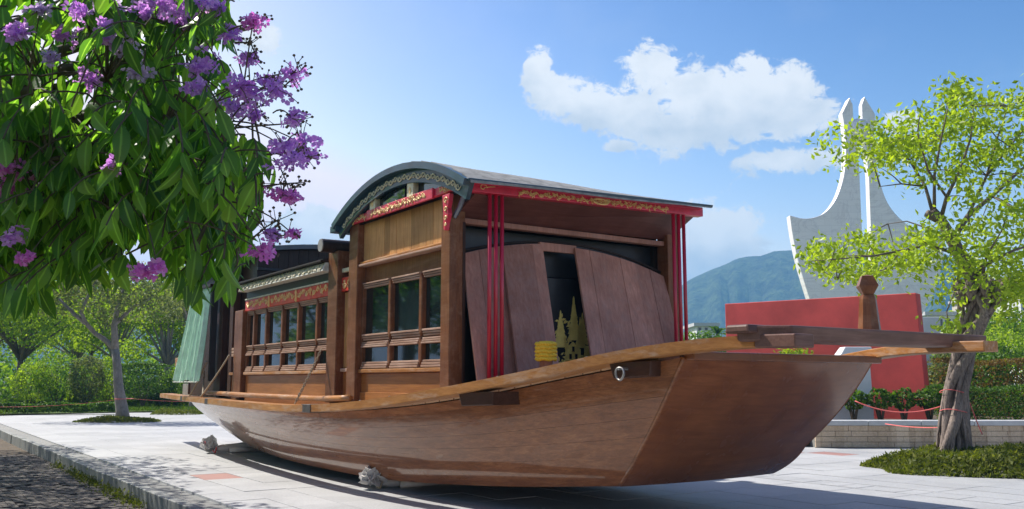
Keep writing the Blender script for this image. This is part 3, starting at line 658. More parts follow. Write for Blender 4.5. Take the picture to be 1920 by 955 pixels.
# arched gable board and vaulted roof, axis across the boat
ACX, AHC, AZ0, ASAG = -3.53, 1.90, 3.80, .50
AR = (AHC * AHC + ASAG * ASAG) / (2 * ASAG); AZC = AZ0 + ASAG - AR; AA = math.asin(AHC / AR)
def arc(t, dr=0): a = -AA + 2 * AA * t; return ACX + (AR + dr) * math.sin(a), AZC + (AR + dr) * math.cos(a)
ROLL = .030
def arch_board(y, th, dr0, dr1, mat, name, n=40, t0=0, t1=1):
    rows = []
    ts = np.linspace(t0, t1, n)
    for (dr, dy) in ((dr0, 0), (dr1, 0), (dr1, th), (dr0, th), (dr0, 0)):
        rows.append([(arc(t, dr)[0], y + dy, arc(t, dr)[1]) for t in ts])
    m = MB().grid(rows[::-1]); m.f += [tuple(k * n for k in range(4))[::-1], tuple(k * n + n - 1 for k in range(4))]
    return m.build(name, mat, boat)
ga = arch_board(-2.0, .06, -.20, -.03, 'teal_paint', 'gable_arch'); arch_board(-2.09, .15, -.03, .055, 'teal_paint', 'gable_cornice')
arch_board(-2.02, .03, -.21, -.198, 'gable_glass', 'gable_bead', t0=.02, t1=.4)
m_ = MB()
for k in range(27):
    t = .06 + .88 * k / 26; 
    fn = lambda a, b, t=t: (arc(t + a * .018, -.115 + b * .05)[0], -2.008, arc(t + a * .018, -.115 + b * .05)[1])
    d = 1 if k % 2 else -1
    m_.tube([fn(.8 * (1 - q / 13) * math.cos(q * .65), .9 * d * (1 - q / 13) * math.sin(q * .65)) for q in range(12)], .008, 5)
    m_.tube([fn(-1, -.5 * d), fn(-.3, .8 * d), fn(.3, .8 * d), fn(1, -.5 * d)], .007, 5)
m_.build('gold_scroll', 'pale_gold', ga, True)
# gable infill: glazed segments behind the arch, with little struts
tv = list(np.linspace(.08, .92, 30)); poly = [(arc(t, -.19)[0], arc(t, -.19)[1]) for t in tv] + [(arc(.92)[0], 3.86), (arc(.08)[0], 3.86)]
MB().prism(poly, lambda a, b: (a, -1.90, b), lambda a, b: (a, -1.87, b)).build('gable_panel', 'dark_paint', boat)
for (a, b, mt) in ((-4.95, -4.42, 'gable_glass'), (-4.12, -3.42, 'glass'), (-2.88, -2.0, 'gable_glass')):
    def top(x): return AZC + math.sqrt(max(.01, (AR - .2) ** 2 - (x - ACX) ** 2))
    xs = np.linspace(a, b, 8); MB().prism([(x, top(x)) for x in xs] + [(b, 3.88), (a, 3.88)], lambda p, q: (p, -1.92, q), lambda p, q: (p, -1.903, q)).build('gable_pane', mt, boat)
for X in (-4.27, -3.15):
    bl = bx('gable_strut', X - .085, X + .085, -1.985, -1.90, 3.89, 4.10 if X > -4 else 4.05, 'pale_gold', .006)
    MB().prism([(X - .035, 3.985), (X, 3.94), (X + .035, 3.985), (X, 4.03)], lambda a, b: (a, -1.992, b), lambda a, b: (a, -1.984, b)).build('strut_carving', 'gold_paint', bl)
# roof shell: narrow courses laid across the boat
NR = 30
for k in range(NR):
    t0, t1 = k / NR - .012, (k + 1) / NR + .012
    dr = .05 + .008 * (k % 2) + random.uniform(0, .006)
    pts = [arc(t0, dr + (.012 if k >= NR // 2 else 0)), arc(t1, dr + (.012 if k < NR // 2 else 0))]
    segs = 8; ys = np.linspace(-2.03, 1.98, segs)
    rows = []
    for (p, q) in (pts, [(pts[1][0], pts[1][1] - .03), (pts[0][0], pts[0][1] - .03)]):
        for (px_, pz_) in (p, q): rows.append([(px_, y, pz_ + ROLL * (y + 2) - .052 * (y + 2) * (pz_ - AZ0) / ASAG + .008 * math.sin(y * 2.1 + k * .35)) for y in ys])
    rows.append(rows[0]); m = MB().grid(rows); n = segs
    m.f += [tuple(j * n for j in range(4)), tuple(j * n + n - 1 for j in range(4))[::-1]]
    m.build('roof_course', 'roof_grey', boat)
ed = arc(1.0, .03)
MB().hexa([(ed[0] - .12, -2.05, ed[1] + .02), (ed[0] + .03, -2.05, ed[1] - .012), (ed[0] + .03, 2.03, ed[1] - .012 + ROLL * 4.2), (ed[0] - .12, 2.03, ed[1] + .02 + ROLL * 4.2),
           (ed[0] - .12, -2.05, ed[1] + .06), (ed[0] + .045, -2.05, ed[1] + .025), (ed[0] + .045, 2.03, ed[1] + .025 + ROLL * 4.2), (ed[0] - .12, 2.03, ed[1] + .06 + ROLL * 4.2)]).build('eave_board', 'teal_paint', boat, bevel=.008)
ed = arc(0.0, .03)
bx('eave_board', ed[0] - .1, ed[0] + .1, -2.07, 2.15, ed[1] - .1, ed[1] + .0, 'teal_paint')
# front beam with gilded scroll
def tilt(y): return ROLL * (y + 1.9) * .85
fb = MB().hexa([(-1.90, -1.93, 3.745), (-1.78, -1.93, 3.745), (-1.78, 2.04, 3.745 + tilt(2.04)), (-1.90, 2.04, 3.745 + tilt(2.04)), (-1.90, -1.93, 3.87), (-1.78, -1.93, 3.87), (-1.78, 2.04, 3.87 + tilt(2.04)), (-1.90, 2.04, 3.87 + tilt(2.04))]).build('front_beam', 'red_paint', boat, bevel=.008)
MB().hexa([(-1.778, -1.9, 3.838), (-1.745, -1.9, 3.838), (-1.745, 2.0, 3.838 + tilt(2)), (-1.778, 2.0, 3.838 + tilt(2)), (-1.778, -1.9, 3.868), (-1.745, -1.9, 3.868), (-1.745, 2.0, 3.868 + tilt(2)), (-1.778, 2.0, 3.868 + tilt(2))]).build('beam_moulding', 'red_paint', fb, bevel=.006)
scroll(MB(), -1.2, 1.35, 3.795, .06, 0, seed=8, rad=.0052, fn=lambda a, b: (-1.776, a, b + tilt(a))).build('gold_scroll', 'gold_paint', fb, True)
MB().tube([(-1.774, .12 + .13 * math.cos(a), 3.795 + tilt(.1) + .035 * math.sin(a)) for a in np.linspace(0, 6.28, 17)], .014, 5).build('gold_boss', 'gold_paint', fb, True)
MB().tube([(-1.775, -1.72 + .06 * math.cos(q * .7) * (1 - q / 12), 3.81 + .045 * math.sin(q * .7) * (1 - q / 12)) for q in range(10)] + [(-1.775, -1.62, 3.83), (-1.775, -1.55, 3.84)], .006, 5).build('gold_curl', 'gold_paint', fb, True)
# soffit sloping from the beam back to the lintel
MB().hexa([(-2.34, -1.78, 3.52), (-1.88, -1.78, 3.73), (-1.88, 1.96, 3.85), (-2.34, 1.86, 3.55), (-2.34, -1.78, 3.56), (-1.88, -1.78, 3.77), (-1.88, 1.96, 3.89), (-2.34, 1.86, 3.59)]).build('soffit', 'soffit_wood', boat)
bx('lintel', -2.42, -2.30, -1.72, 1.82, 3.455, 3.525, 'front_board', .01)
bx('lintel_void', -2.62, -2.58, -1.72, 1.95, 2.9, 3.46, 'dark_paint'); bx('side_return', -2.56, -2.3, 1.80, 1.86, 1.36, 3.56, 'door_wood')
# carved corner bracket and curved knee
br = MB().prism([(-2.30, 3.77), (-2.12, 3.77), (-2.14, 3.68), (-2.17, 3.60), (-2.15, 3.52), (-2.20, 3.42), (-2.22, 3.33), (-2.26, 3.33), (-2.27, 3.5)], lambda a, b: (a, -1.985, b), lambda a, b: (a, -1.925, b)).build('corner_bracket', 'red_paint', boat, bevel=.006)
m_ = MB()
for zz, rr in ((3.69, .05), (3.58, .04), (3.47, .035), (3.39, .025)):
    m_.tube([(-2.21 + rr * (1 - q / 13) * math.cos(q * .6), -1.99, zz + rr * (1 - q / 13) * math.sin(q * .6)) for q in range(12)], .008, 5)
m_.build('gold_scroll', 'gold_paint', br, True)
MB().tube([(-2.2, -1.86, 3.50), (-2.05, -1.88, 3.60), (-1.9, -1.9, 3.75)], .03, 6).build('knee_brace', 'gable_glass', boat)
# front closing boards, their tops along an arch, their feet further forward
def front_top(y): return 3.04 + .285 * (1 - (y / 1.78) ** 2)
def fboard(y0, y1, zt_drop=0.0, mat='front_board', lean=.52, skew=.08, name='closing_board', fwd=0):
    t0, t1 = front_top(y0) - zt_drop, front_top(y1) - zt_drop; zb = 1.40; xt, xf = -2.34 + fwd, -2.34 + lean + fwd
    MB().hexa([(xf - .035, y0 - skew, zb), (xf, y0 - skew, zb), (xf, y1 - skew - .004, zb), (xf - .035, y1 - skew - .004, zb), (xt - .035, y0, t0), (xt, y0, t0), (xt, y1 - .004, t1), (xt - .035, y1 - .004, t1)]).build(name, mat, boat, bevel=.004)
for a, b in ((-1.66, -1.42), (-1.42, -1.13), (-1.13, -.93), (-.93, -.66), (-.66, -.42)): fboard(a, b, .0, fwd=random.uniform(-.004, .004))
for a, b in ((.11, .36), (.36, .66), (.66, .92), (.92, 1.2), (1.2, 1.48), (1.48, 1.78)): fboard(a, b, .03, fwd=random.uniform(-.006, .004) + .02)
fboard(-1.1, -.62, .02, lean=.60, skew=.14, fwd=.055); 
bx('door_header', -2.40, -2.345, -.46, .16, 3.215, 3.33, 'front_board')

bx('side_return', -2.42, -2.2, -1.74, -1.70, 1.36, 3.45, 'door_wood')
m_ = MB(); m_.tube([(-2.40, y, front_top(y) + .03) for y in np.linspace(-1.7, 1.8, 24)], .02, 6); m_.build('arch_bead', 'dark_wood', boat, True)
MB().hexa([(-1.84, -1.52, 1.42), (-1.80, -1.52, 1.42), (-1.80, -1.36, 1.42), (-1.84, -1.36, 1.42), (-2.15, -1.64, 2.2), (-2.12, -1.64, 2.2), (-2.12, -1.60, 2.2), (-2.15, -1.60, 2.2)]).build('leaning_batten', 'front_board', boat)
# red poles, three each side
for ys_ in ((-1.585, -1.495, -1.405), (1.50, 1.60, 1.70)):
    for y in ys_:
        MB().tube([(-1.84, y, 1.38), (-1.84, y, 3.75 + tilt(y))], .026, 10).build('red_pole', 'pole_red', boat, True)
# lacquer screen seen through the doorway: gold pagoda, trees and leaves on black
scr = bx('lacquer_screen', -2.52, -2.48, -.45, 1.1, 1.42, 2.88, 'dark_paint'); X = -2.475
m_ = MB(); flat = lambda poly: m_.prism(poly, lambda a, b: (X, a + .33, b), lambda a, b: (X + .012, a + .33, b))
rs = random.Random(5)
for (yc, w, z0, z1) in ((-.36, .13, 1.95, 2.42), (-.13, .12, 2.05, 2.62), (.02, .11, 2.0, 2.40), (-.6, .12, 1.95, 2.5), (.25, .12, 1.95, 2.5), (-.02, .1, 1.95, 2.34)):
    n = 7; right = []; left = []
    for q in range(n):
        zz = z0 + (z1 - z0) * q / n; ww = w * (1 - q / n); right += [(yc + ww, zz), (yc + ww * .62, zz + (z1 - z0) / n)]; left += [(yc - ww, zz), (yc - ww * .62, zz + (z1 - z0) / n)]
    flat(right + [(yc, z1 + .03)] + left[::-1])
flat([(-.55, 1.52), (.35, 1.5), (.33, 1.66), (.1, 1.74), (-.05, 1.70), (-.25, 1.78), (-.52, 1.72)])
flat([(-.28, 1.74), (-.02, 1.74), (-.02, 1.93), (-.15, 2.03), (-.28, 1.93)]); flat([(.05, 1.75), (.2, 1.75), (.2, 1.98), (.05, 1.98)])
for q in range(120):
    y, zz, a = rs.uniform(-.5, .3), 1.75 + .62 * rs.random() ** 1.4, rs.uniform(0, 6.28); l = rs.uniform(.022, .055)
    flat([(y, zz), (y + l * math.cos(a - .4), zz + l * math.sin(a - .4)), (y + 1.7 * l * math.cos(a), zz + 1.7 * l * math.sin(a)), (y + l * math.cos(a + .4), zz + l * math.sin(a + .4))])
m_.build('gold_picture', 'gold_leaf', scr)
m_ = MB()
for (y, zz) in ((-.2, 1.83), (-.1, 1.83), (-.15, 1.93)): m_.box(X + .013, X + .017, y + .31, y + .35, zz - .035, zz + .035)
m_.build('picture_window', 'dark_paint', scr)
# --- narrow bay and mast crutch between the cabins
post(-5.92, -5.56, 1.18, 3.48); post(-5.92, -5.56, 1.18, 3.48, 1.72, 1.94)
bx('bay_panel', -5.56, -5.16, YS + .03, YS + .08, 1.7, 2.84, 'board_wood'); bx('bay_panel', -5.56, -5.16, YS + .03, YS + .08, 1.2, 1.64, 'panel_wood'); bx('bay_sill', -5.56, -5.16, YS - .02, YS + .08, 1.64, 1.69, 'rail_wood')
bb = bx('bay_valance', -5.56, -5.16, YS - .03, YS + .02, 2.85, 3.06, 'red_valance')
scroll(MB(), -5.52, -5.2, 2.955, .13, YS - .034, seed=11, rad=.008).build('gold_scroll', 'gold_paint', bb, True)
bx('bay_trim', -5.56, -5.16, YS - .03, YS + .02, 3.14, 3.2, 'pale_gold')
MB().hexa([(-5.45, -1.6, 3.22), (-5.4, -1.6, 3.22), (-5.4, -1.52, 3.22), (-5.45, -1.52, 3.22), (-5.5, -1.75, 3.45), (-5.35, -1.75, 3.45), (-5.35, -1.4, 3.45), (-5.5, -1.4, 3.45)]).build('crutch_cleat', 'trim_white', boat)
ml = MB().tube([(-5.74, -2.12, 3.56), (-5.74, 2.1, 3.60)], .105, 18).build('cross_log', 'dark_wood', boat)
MB().tube([(-5.74, -2.125, 3.56), (-5.74, -2.14, 3.56)], .098, 18).build('log_end', 'roof_grey', ml)
# --- middle cabin
window_bank(-9.95, -5.92, [-9.53, -8.87, -8.06, -7.31, -6.51], 2.74, 2)
va = bx('valance', -10.0, -5.92, YS - .045, YS + .03, 2.825, 3.03, 'red_valance', .008)
for a, b, s_ in ((-9.9, -8.75, 21), (-8.6, -7.45, 22), (-7.3, -6.05, 23)): scroll(MB(), a, b, 2.945, .12, YS - .049, seed=s_, rad=.008).build('gold_scroll', 'gold_paint', va, True)
for X in (-8.68, -7.37): MB().lathe([(0, 0), (.03, .03), (.018, .12), (.03, .16), (0, .24)], (X, YS - .05, 2.82), 8).build('gold_finial', 'gold_paint', va, True)
bx('valance_bead', -10.0, -5.92, YS - .06, YS + .03, 3.035, 3.06, 'trim_white', .004)
bx('eave_recess', -10.0, -5.92, YS - .02, YS + .03, 3.06, 3.19, 'dark_paint')
et = MB().hexa([(-10.0, -2.02, 3.19), (-5.92, -2.02, 3.19), (-5.92, -1.8, 3.19), (-10.0, -1.8, 3.19), (-10.0, -1.97, 3.33), (-5.92, -1.97, 3.33), (-5.92, -1.8, 3.33), (-10.0, -1.8, 3.33)]).build('eave_trim', 'trim_white', boat, bevel=.01)
m_ = MB(); fnq = lambda a, b: (a, -2.0 - (-.36 * (b - 3.26)) - .008, b)
scroll(m_, -9.95, -5.97, 3.262, .085, 0, seed=31, rad=.007, fn=fnq).build('gold_scroll', 'pale_gold', et, True)
bx('eave_cap', -10.0, -5.92, -2.05, -1.8, 3.335, 3.365, 'dark_wood')
rr_ = [[(X, y, 3.36 + .16 * (1 - (y / 2.05) ** 2)) for X in (-10.0, -5.95)] for y in np.linspace(-2.0, 2.0, 17)]
MB().grid(rr_).build('middle_roof', 'dark_wood', boat, True, 0, .04)
bx('inner_wall', -9.95, -5.95, 1.74, 1.8, 1.2, 3.3, 'dark_wood'); bx('cabin_floor', -9.9, -5.95, -1.7, 1.7, 1.22, 1.26, 'dark_wood'); bx('middle_bulkhead', -9.98, -9.93, -1.7, 1.7, 1.2, 3.3, 'dark_wood')
# --- aft cabin: taller, dark panelled end wall under an arched roof
post(-10.5, -10.02, 1.18, 2.86, YS - .08); post(-10.5, -10.02, 1.18, 3.8, 1.72, 1.9)
AX = -9.40
def aft_top(y): return 3.96 + .17 * (1 - (y / 1.9) ** 2)
yb = -1.86
while yb < 1.84:
    w = .2; ya, ye = yb + .004, yb + w - .004
    MB().hexa([(AX - .03, ya, 3.62), (AX, ya, 3.62), (AX, ye, 3.62), (AX - .03, ye, 3.62), (AX - .03, ya, aft_top(ya) - .05), (AX, ya, aft_top(ya) - .05), (AX, ye, aft_top(ye) - .05), (AX - .03, ye, aft_top(ye) - .05)]).build('end_board', 'dark_wood', boat)
    yb += w
bx('end_rail', AX - .03, AX + .02, -1.86, 1.86, 3.57, 3.62, 'dark_paint'); bx('end_wall', AX - .05, AX - .015, -1.86, 1.86, 3.3, 3.575, 'dark_wood'); bx('end_rail', AX - .03, AX + .01, -1.86, 1.86, 3.40, 3.43, 'dark_paint')
rows = []
for dz in (0, .06):
    for y in (np.linspace(-2.0, 2.0, 17) if dz == 0 else np.linspace(2.0, -2.0, 17)):
        rows.append([(X, y, aft_top(y) - .03 + dz) for X in (-14.4, AX + .12)])
rows.append(rows[0]); m = MB().grid(rows); n = len(rows) - 1
m.f += [tuple(2 * k for k in range(n)), tuple(2 * k + 1 for k in range(n))[::-1]]
m.build('aft_roof', 'roof_grey', boat)
arr = [[(AX + .125, y, aft_top(y) - .06 + d) for y in np.linspace(-2.02, 2.02, 17)] for d in (0, .075)]
MB().grid(arr).build('roof_edge', 'teal_paint', boat, False, 0, .03)
for X in (-10.9, -11.6): post(X - .12, X + .1, 1.18, 3.9, YS - .02, YS + .12, 'door_wood')
bx('aft_side_wall', -14.3, -10.02, YS + .14, YS + .2, 1.2, 3.93, 'door_wood'); bx('aft_side_wall', -14.3, -9.45, 1.74, 1.8, 1.2, 3.93, 'door_wood'); bx('aft_end_wall', -14.36, -14.3, -1.7, 1.8, 1.2, 3.93, 'door_wood')
bx('aft_upper_wall', -10.02, -9.45, YS + .1, YS + .15, 3.35, 3.93, 'dark_wood')
window_z = 1.66
bx('aft_sill', -10.9, -10.5, YS - .03, YS + .1, 1.615, 1.668, 'plank_wood'); bx('aft_lower_panel', -10.9, -10.5, YS, YS + .06, 1.15, 1.61, 'panel_wood')
for q in range(3): bx('rail_rib', -10.9, -10.5, YS - .02, YS + .1, 1.98 + q * .06, 2.03 + q * .06, 'rail_wood')
# green pleated awning cloth hanging over the stern quarter
nx, nz = 60, 14; rows = []
for iz in range(nz + 1):
    t = iz / nz; row = []
    for ix in range(nx + 1):
        s = ix / nx; X = -11.85 - s * (1.25 + .65 * t); zt = 3.45; zbm = 1.50 + .03 * math.sin(ix * .9)
        row.append((X, -2.0 - .16 * t + (.035 + .02 * t) * math.sin(s * 2 * math.pi * 7 + .6 * math.sin(t * 3)) , zt + (zbm - zt) * t))
    rows.append(row)
MB().grid(rows).build('awning_cloth', 'cloth_green', boat, True, 0, .006)
bx('awning_rail', -13.6, -11.7, -2.06, -1.94, 3.44, 3.5, 'dark_wood'); bx('awning_edge', -11.86, -11.78, -1.98, -1.86, 1.5, 3.45, 'dark_paint')
bx('awning_hem', -13.75, -11.9, -2.2, -2.16, 1.47, 1.5, 'trim_white')
bx('stern_locker', -15.1, -12.4, -1.62, 1.5, 1.12, 1.44, 'roof_grey'); bx('stern_beam', -15.4, -15.15, -1.75, 1.6, 1.86, 2.05, 'plank_wood'); bx('stern_post', -15.38, -15.2, -1.3, -1.1, 1.1, 1.86, 'post_wood')
# ropes and chain from posts to the plank
def sag(p, q, s, n=12): p, q = Vector(p), Vector(q); return [p.lerp(q, t) - Vector((0, 0, s * 4 * t * (1 - t))) for t in np.linspace(0, 1, n)]
m_ = MB(); pts = sag((-6.02, -1.96, 1.98), (-6.1, -2.32, pz(-6.1) + .02), .02, 22)
for a, (p, q) in enumerate(zip(pts[:-1], pts[1:])):
    c = (p + q) / 2; d = (q - p).normalized(); sd = d.cross(Vector((1, 0, 0)) if a % 2 else Vector((.1, 1, .3))).normalized()
    m_.tube([c + d * .034 * math.cos(t) + sd * .016 * math.sin(t) for t in np.linspace(0, 2 * math.pi, 11)], .0075, 5, False)
m_.build('chain', 'rope_tan', boat, True)
for a, b, s_ in (((-10.6, -1.95, 2.0), (-11.35, -2.25, pz(-11.3) + .02), .03), ((-11.9, -2.0, 1.9), (-12.7, -2.1, pz(-12.7) + .02), .04), ((-12.4, -1.9, 1.7), (-11.4, -2.2, 1.2), .02)):
    MB().tube(sag(a, b, s_), .016, 6).build('lashing_rope', 'rope_tan', boat, True)

# --- white roller bags under the hull: a bundled end and a limp roll
def roller(X, label, pink):
    e = empty('roller_bag', boat_w(X, -1.75, 0), BA); tag(e, label, 'roller bag', 'roller bags under the hull')
    rr = random.Random(int(X * 100)); n = 22; rows = []
    for k in range(n):
        t = k / (n - 1); y = .16 + t * 2.9; rad = .125 * (1 + .1 * math.sin(k * 1.7)) * min(1, .55 + t * 3)
        rows.append([(rad * math.cos(a) * (1.15 + .1 * math.sin(3 * a + k)), y, .095 + min(.0 + rad * math.sin(a) * .85, .14) ) for a in np.linspace(0, 2 * math.pi, 17)])
    MB().grid(rows).build('bag_roll', 'bag_white', e, True)
    m = MB()
    for k in range(40):
        a = rr.uniform(0, 6.28); l = rr.uniform(.16, .30); up = rr.uniform(.15, 1.35)
        d = Vector((math.cos(a) * .7, -abs(math.sin(a)) * .65, up * .75 - .15)).normalized()
        p0 = Vector((rr.uniform(-.05, .05), .1, .12)); w_ = d.cross(Vector((rr.gauss(0, 1), rr.gauss(0, 1), 1))).normalized(); ro = []
        for q in range(5):
            c = p0 + d * l * q / 4 + Vector((0, 0, .012 * math.sin(q * 2 + k))); ww = .04 + .07 * math.sin(q / 4 * 2.6)
            ro.append([c - w_ * ww, c + d.cross(w_) * .02 * math.sin(q * 1.9 + k), c + w_ * ww])
        m.grid([[(p.x, p.y, max(.004, p.z)) for p in r_] for r_ in ro])
    m.build('bunched_end', 'bag_white', e, True, 0, .004)
    MB().tube([(.10 * math.cos(a), .13 + .01 * math.sin(3 * a), .105 + .095 * math.sin(a)) for a in np.linspace(0, 2 * math.pi, 17)], .014, 6).build('tie_cord', 'rope_red' if pink else 'rope_tan', e, True)
    if pink:
        m = MB().grid([[(-.09 + .16 * u, -.08 + .02 * math.sin(5 * u + v), .16 + .11 * v + .02 * math.sin(4 * v)) for u in np.linspace(0, 1, 7)] for v in np.linspace(0, 1, 6)]); m.build('pink_rag', 'bag_pink', e, True, 0, .004)
    o = MB().tube([(.17, .38, .06), (.19, .6, .07), (.18, .95, .055)], [.05, .062, .04], 10).build('bag_fold', 'bag_white', e, True)
roller(-4.62, 'white roller bag with frayed bunched end under the middle of the hull', False)
roller(-12.35, 'grey white roller bag with pink rag tied on, under the stern', True)

# ================================================================== RIGHT SIDE: planter wall, red wall, monument, buildings
# stone planter wall, roughly parallel to the picture
pw = empty('planter_wall', (6.9, 21.0, 0), R(-.5)); tag(pw, 'low brick faced planter wall with grey coping in front of the red wall', 'wall')
LW = 19.0; MB().box(0, LW, .06, .38, 0, .50).build('wall_core', 'joint', pw)
bm_ = [MB().box(.004, l - .004, 0, .09, .004, .116).mesh('brick', 'wall_brick') for l in (.46, .60, .36)]
for c in range(4):
    x = -.2 * (c % 2)
    while x < LW:
        k = random.choice((0, 0, 1, 2)); l = (.46, .60, .36)[k]
        o = link('brick', bm_[k], pw, (max(x, 0), random.uniform(-.01, .006), .01 + c * .122)); x += l
for k in range(16):
    o = MB().box(k * 1.2 + .004, k * 1.2 + 1.196, -.05, .46, .50, .61).build('coping_stone', 'coping', pw, bevel=.012)
MB().box(6.9 - 1, 6.9 + LW, 21.38, 30.5, -.2, .42).build('planting_bed', 'soil'); tag(bpy.data.objects['planting_bed'], kind='structure')

A = at_depth(1722, 549, 26.0); zt = A.z; Bp = None
d = ray(1359, 570); tt = (zt - CAMH) / d.z; Bp = _C + d * tt
rw = MB(); nrm = Vector((-(A - Bp).y, (A - Bp).x, 0)).normalized() * .45
p = [Vector((Bp.x, Bp.y, -.1)), Vector((A.x, A.y, -.1)), Vector((A.x, A.y, -.1)) + nrm, Vector((Bp.x, Bp.y, -.1)) + nrm]
lean = (A - Bp).normalized() * .07
q = [Vector((v.x, v.y, zt)) - lean * (1 if i in (1, 2) else 0) for i, v in enumerate(p)]
p = [v + lean * (1 if i in (1, 2) else 0) for i, v in enumerate(p)]
rwo = MB().hexa([tuple(v) for v in p] + [tuple(v) for v in q]).build('red_wall', 'red_wall', None, bevel=.02); tag(rwo, 'large plain red painted wall behind the bow', 'wall')
# white plinth behind the wall's end
P0 = at_depth(1700, 595, 33)
pl = MB().box(P0.x, P0.x + 1.22, 33, 35, 0, P0.z).box(P0.x + .08, P0.x + 1.14, 32.96, 35, P0.z - 1.3, P0.z - 1.27).build('plinth', 'white_render', None, bevel=.03); tag(pl, 'white rendered plinth beside the right end of the red wall', 'plinth')
P0 = at_depth(1602, 668, 23.8)
sb = MB().hexa([(P0.x - .75, 23.6, .4), (P0.x + .36, 23.6, .4), (P0.x + .36, 24.3, .4), (P0.x - .75, 24.3, .4), (P0.x - .62, 23.7, P0.z + .02), (P0.x + .36, 23.7, P0.z + .02), (P0.x + .36, 24.2, P0.z + .02), (P0.x - .62, 24.2, P0.z + .02)])
sb.hexa([(P0.x - .4, 23.7, P0.z + .025), (P0.x + .48, 23.7, P0.z + .025), (P0.x + .48, 24.2, P0.z + .025), (P0.x - .4, 24.2, P0.z + .025), (P0.x - .25, 23.75, P0.z + .24), (P0.x + .44, 23.75, P0.z + .24), (P0.x + .44, 24.15, P0.z + .24), (P0.x - .25, 24.15, P0.z + .24)])
o = sb.build('stone_pedestal', 'white_render', None, bevel=.02); tag(o, 'pale stepped stone pedestal in front of the red wall behind the bow', 'pedestal')

# monument: two white marble sails holding a globe
mo = empty('monument', at_depth(1612, 715, 42)); mo.location.z = 0; tag(mo, 'tall white marble monument of two curved sails holding a globe', 'monument')
def slab(pts, name, Y, th):
    loc = [at_depth(x, y, Y) - mo.location for x, y in pts]; poly = [(v.x, v.z) for v in loc]; y0 = Y - 42
    m = MB().prism(poly, lambda a, b: (a, y0, b), lambda a, b: (a, y0 + th, b)); o = m.build(name, 'marble', mo, bevel=.03); return o
def cr(pts, n=8):
    out = []
    for i in range(len(pts) - 1):
        p0, p1, p2, p3 = (np.array(pts[max(0, min(len(pts) - 1, i + k))], float) for k in (-1, 0, 1, 2))
        for t in np.linspace(0, 1, n, endpoint=False): out.append(tuple(.5 * (2 * p1 + (p2 - p0) * t + (2 * p0 - 5 * p1 + 4 * p2 - p3) * t * t + (3 * p1 - p0 - 3 * p2 + p3) * t**3)))
    return out + [tuple(pts[-1])]
left_curve = cr([(1481, 404), (1512, 410), (1545, 400), (1568, 372), (1582, 330), (1586, 285), (1584, 245), (1579, 212)])
slab([(1530, 700)] + [(1524, 580)] + cr([(1516, 555), (1497, 492), (1486, 440), (1481, 404)], 5)[:-1] + left_curve + [(1593, 183), (1599, 196), (1601, 232), (1607, 262), (1612, 330), (1618, 470), (1621, 700)], 'left_sail', 42.0, .55)
rc = cr([(1641, 214), (1641, 260), (1646, 320), (1662, 375), (1690, 412), (1730, 436), (1772, 444)])
slab([(1640, 700), (1634, 470), (1629, 330), (1621, 262), (1617, 232), (1616, 196), (1621, 181)] + rc + cr([(1772, 444), (1766, 500), (1752, 548), (1738, 575), (1715, 620), (1700, 700)], 5)[1:], 'right_sail', 42.3, .45)
c = at_depth(1609, 245, 42.35) - mo.location; bmn = bmesh.new(); bmesh.ops.create_uvsphere(bmn, u_segments=32, v_segments=20, radius=.58)
me = bpy.data.meshes.new('globe'); bmn.to_mesh(me); bmn.free(); me.materials.append(MATS['marble'])
for f_ in me.polygons: f_.use_smooth = True
link('globe', me, mo, c)

# far buildings
def building(name, x0, x1, ytop, ybot, Y, depth, mat, label, cols, rows, wr=(.6, .5), roof=True):
    a = at_depth(x0, ytop, Y); b = at_depth(x1, ytop, Y); e = empty(name, (a.x, Y, -.2)); tag(e, label, 'building'); W = b.x - a.x; H_ = a.z + .2
    MB().box(0, W, 0, depth, 0, H_).build('wall', mat, e)
    zb = at_depth(x0, ybot, Y).z + .2; hh = (H_ - zb) / rows; ww = W / cols
    for i in range(cols):
        for j in range(rows):
            cx, cz = (i + .5) * ww, zb + (j + .5) * hh
            w = MB().box(cx - ww * wr[0] / 2, cx + ww * wr[0] / 2, -.12, .02, cz - hh * wr[1] / 2, cz + hh * wr[1] / 2).build('window', 'window_dark', e)
            MB().box(cx - ww * wr[0] * .6, cx + ww * wr[0] * .6, -.3, .02, cz - hh * wr[1] / 2 - .25, cz - hh * wr[1] / 2 - .01).build('sill', mat, w)
    if roof: MB().box(-.5, W + .5, -.6, depth + .5, H_ + .01, H_ + .5).build('roof', 'coping', e)
building('low_building', 1738, 1815, 592, 622, 120, 14, 'building_white', 'low white building with a row of dark windows far behind the twisted tree', 5, 1, (.62, .55))
building('stepped_building', 1862, 1925, 578, 612, 150, 16, 'building_beige', 'beige building with terraces at the right edge below the hills', 4, 2, (.5, .42))
building('upper_building', 1842, 1892, 560, 580, 170, 12, 'building_beige', 'small beige upper building on the slope beyond the terraces', 3, 1, (.5, .5))
building('tower_block', 1911, 1945, 538, 620, 110, 8, 'building_white', 'narrow pale blue tower block at the far right edge', 2, 5, (.55, .5))
building('white_house', 1306, 1342, 612, 622, 140, 8, 'building_white', 'tiny white house at the foot of the hill beside the red poles', 3, 1, (.4, .5))

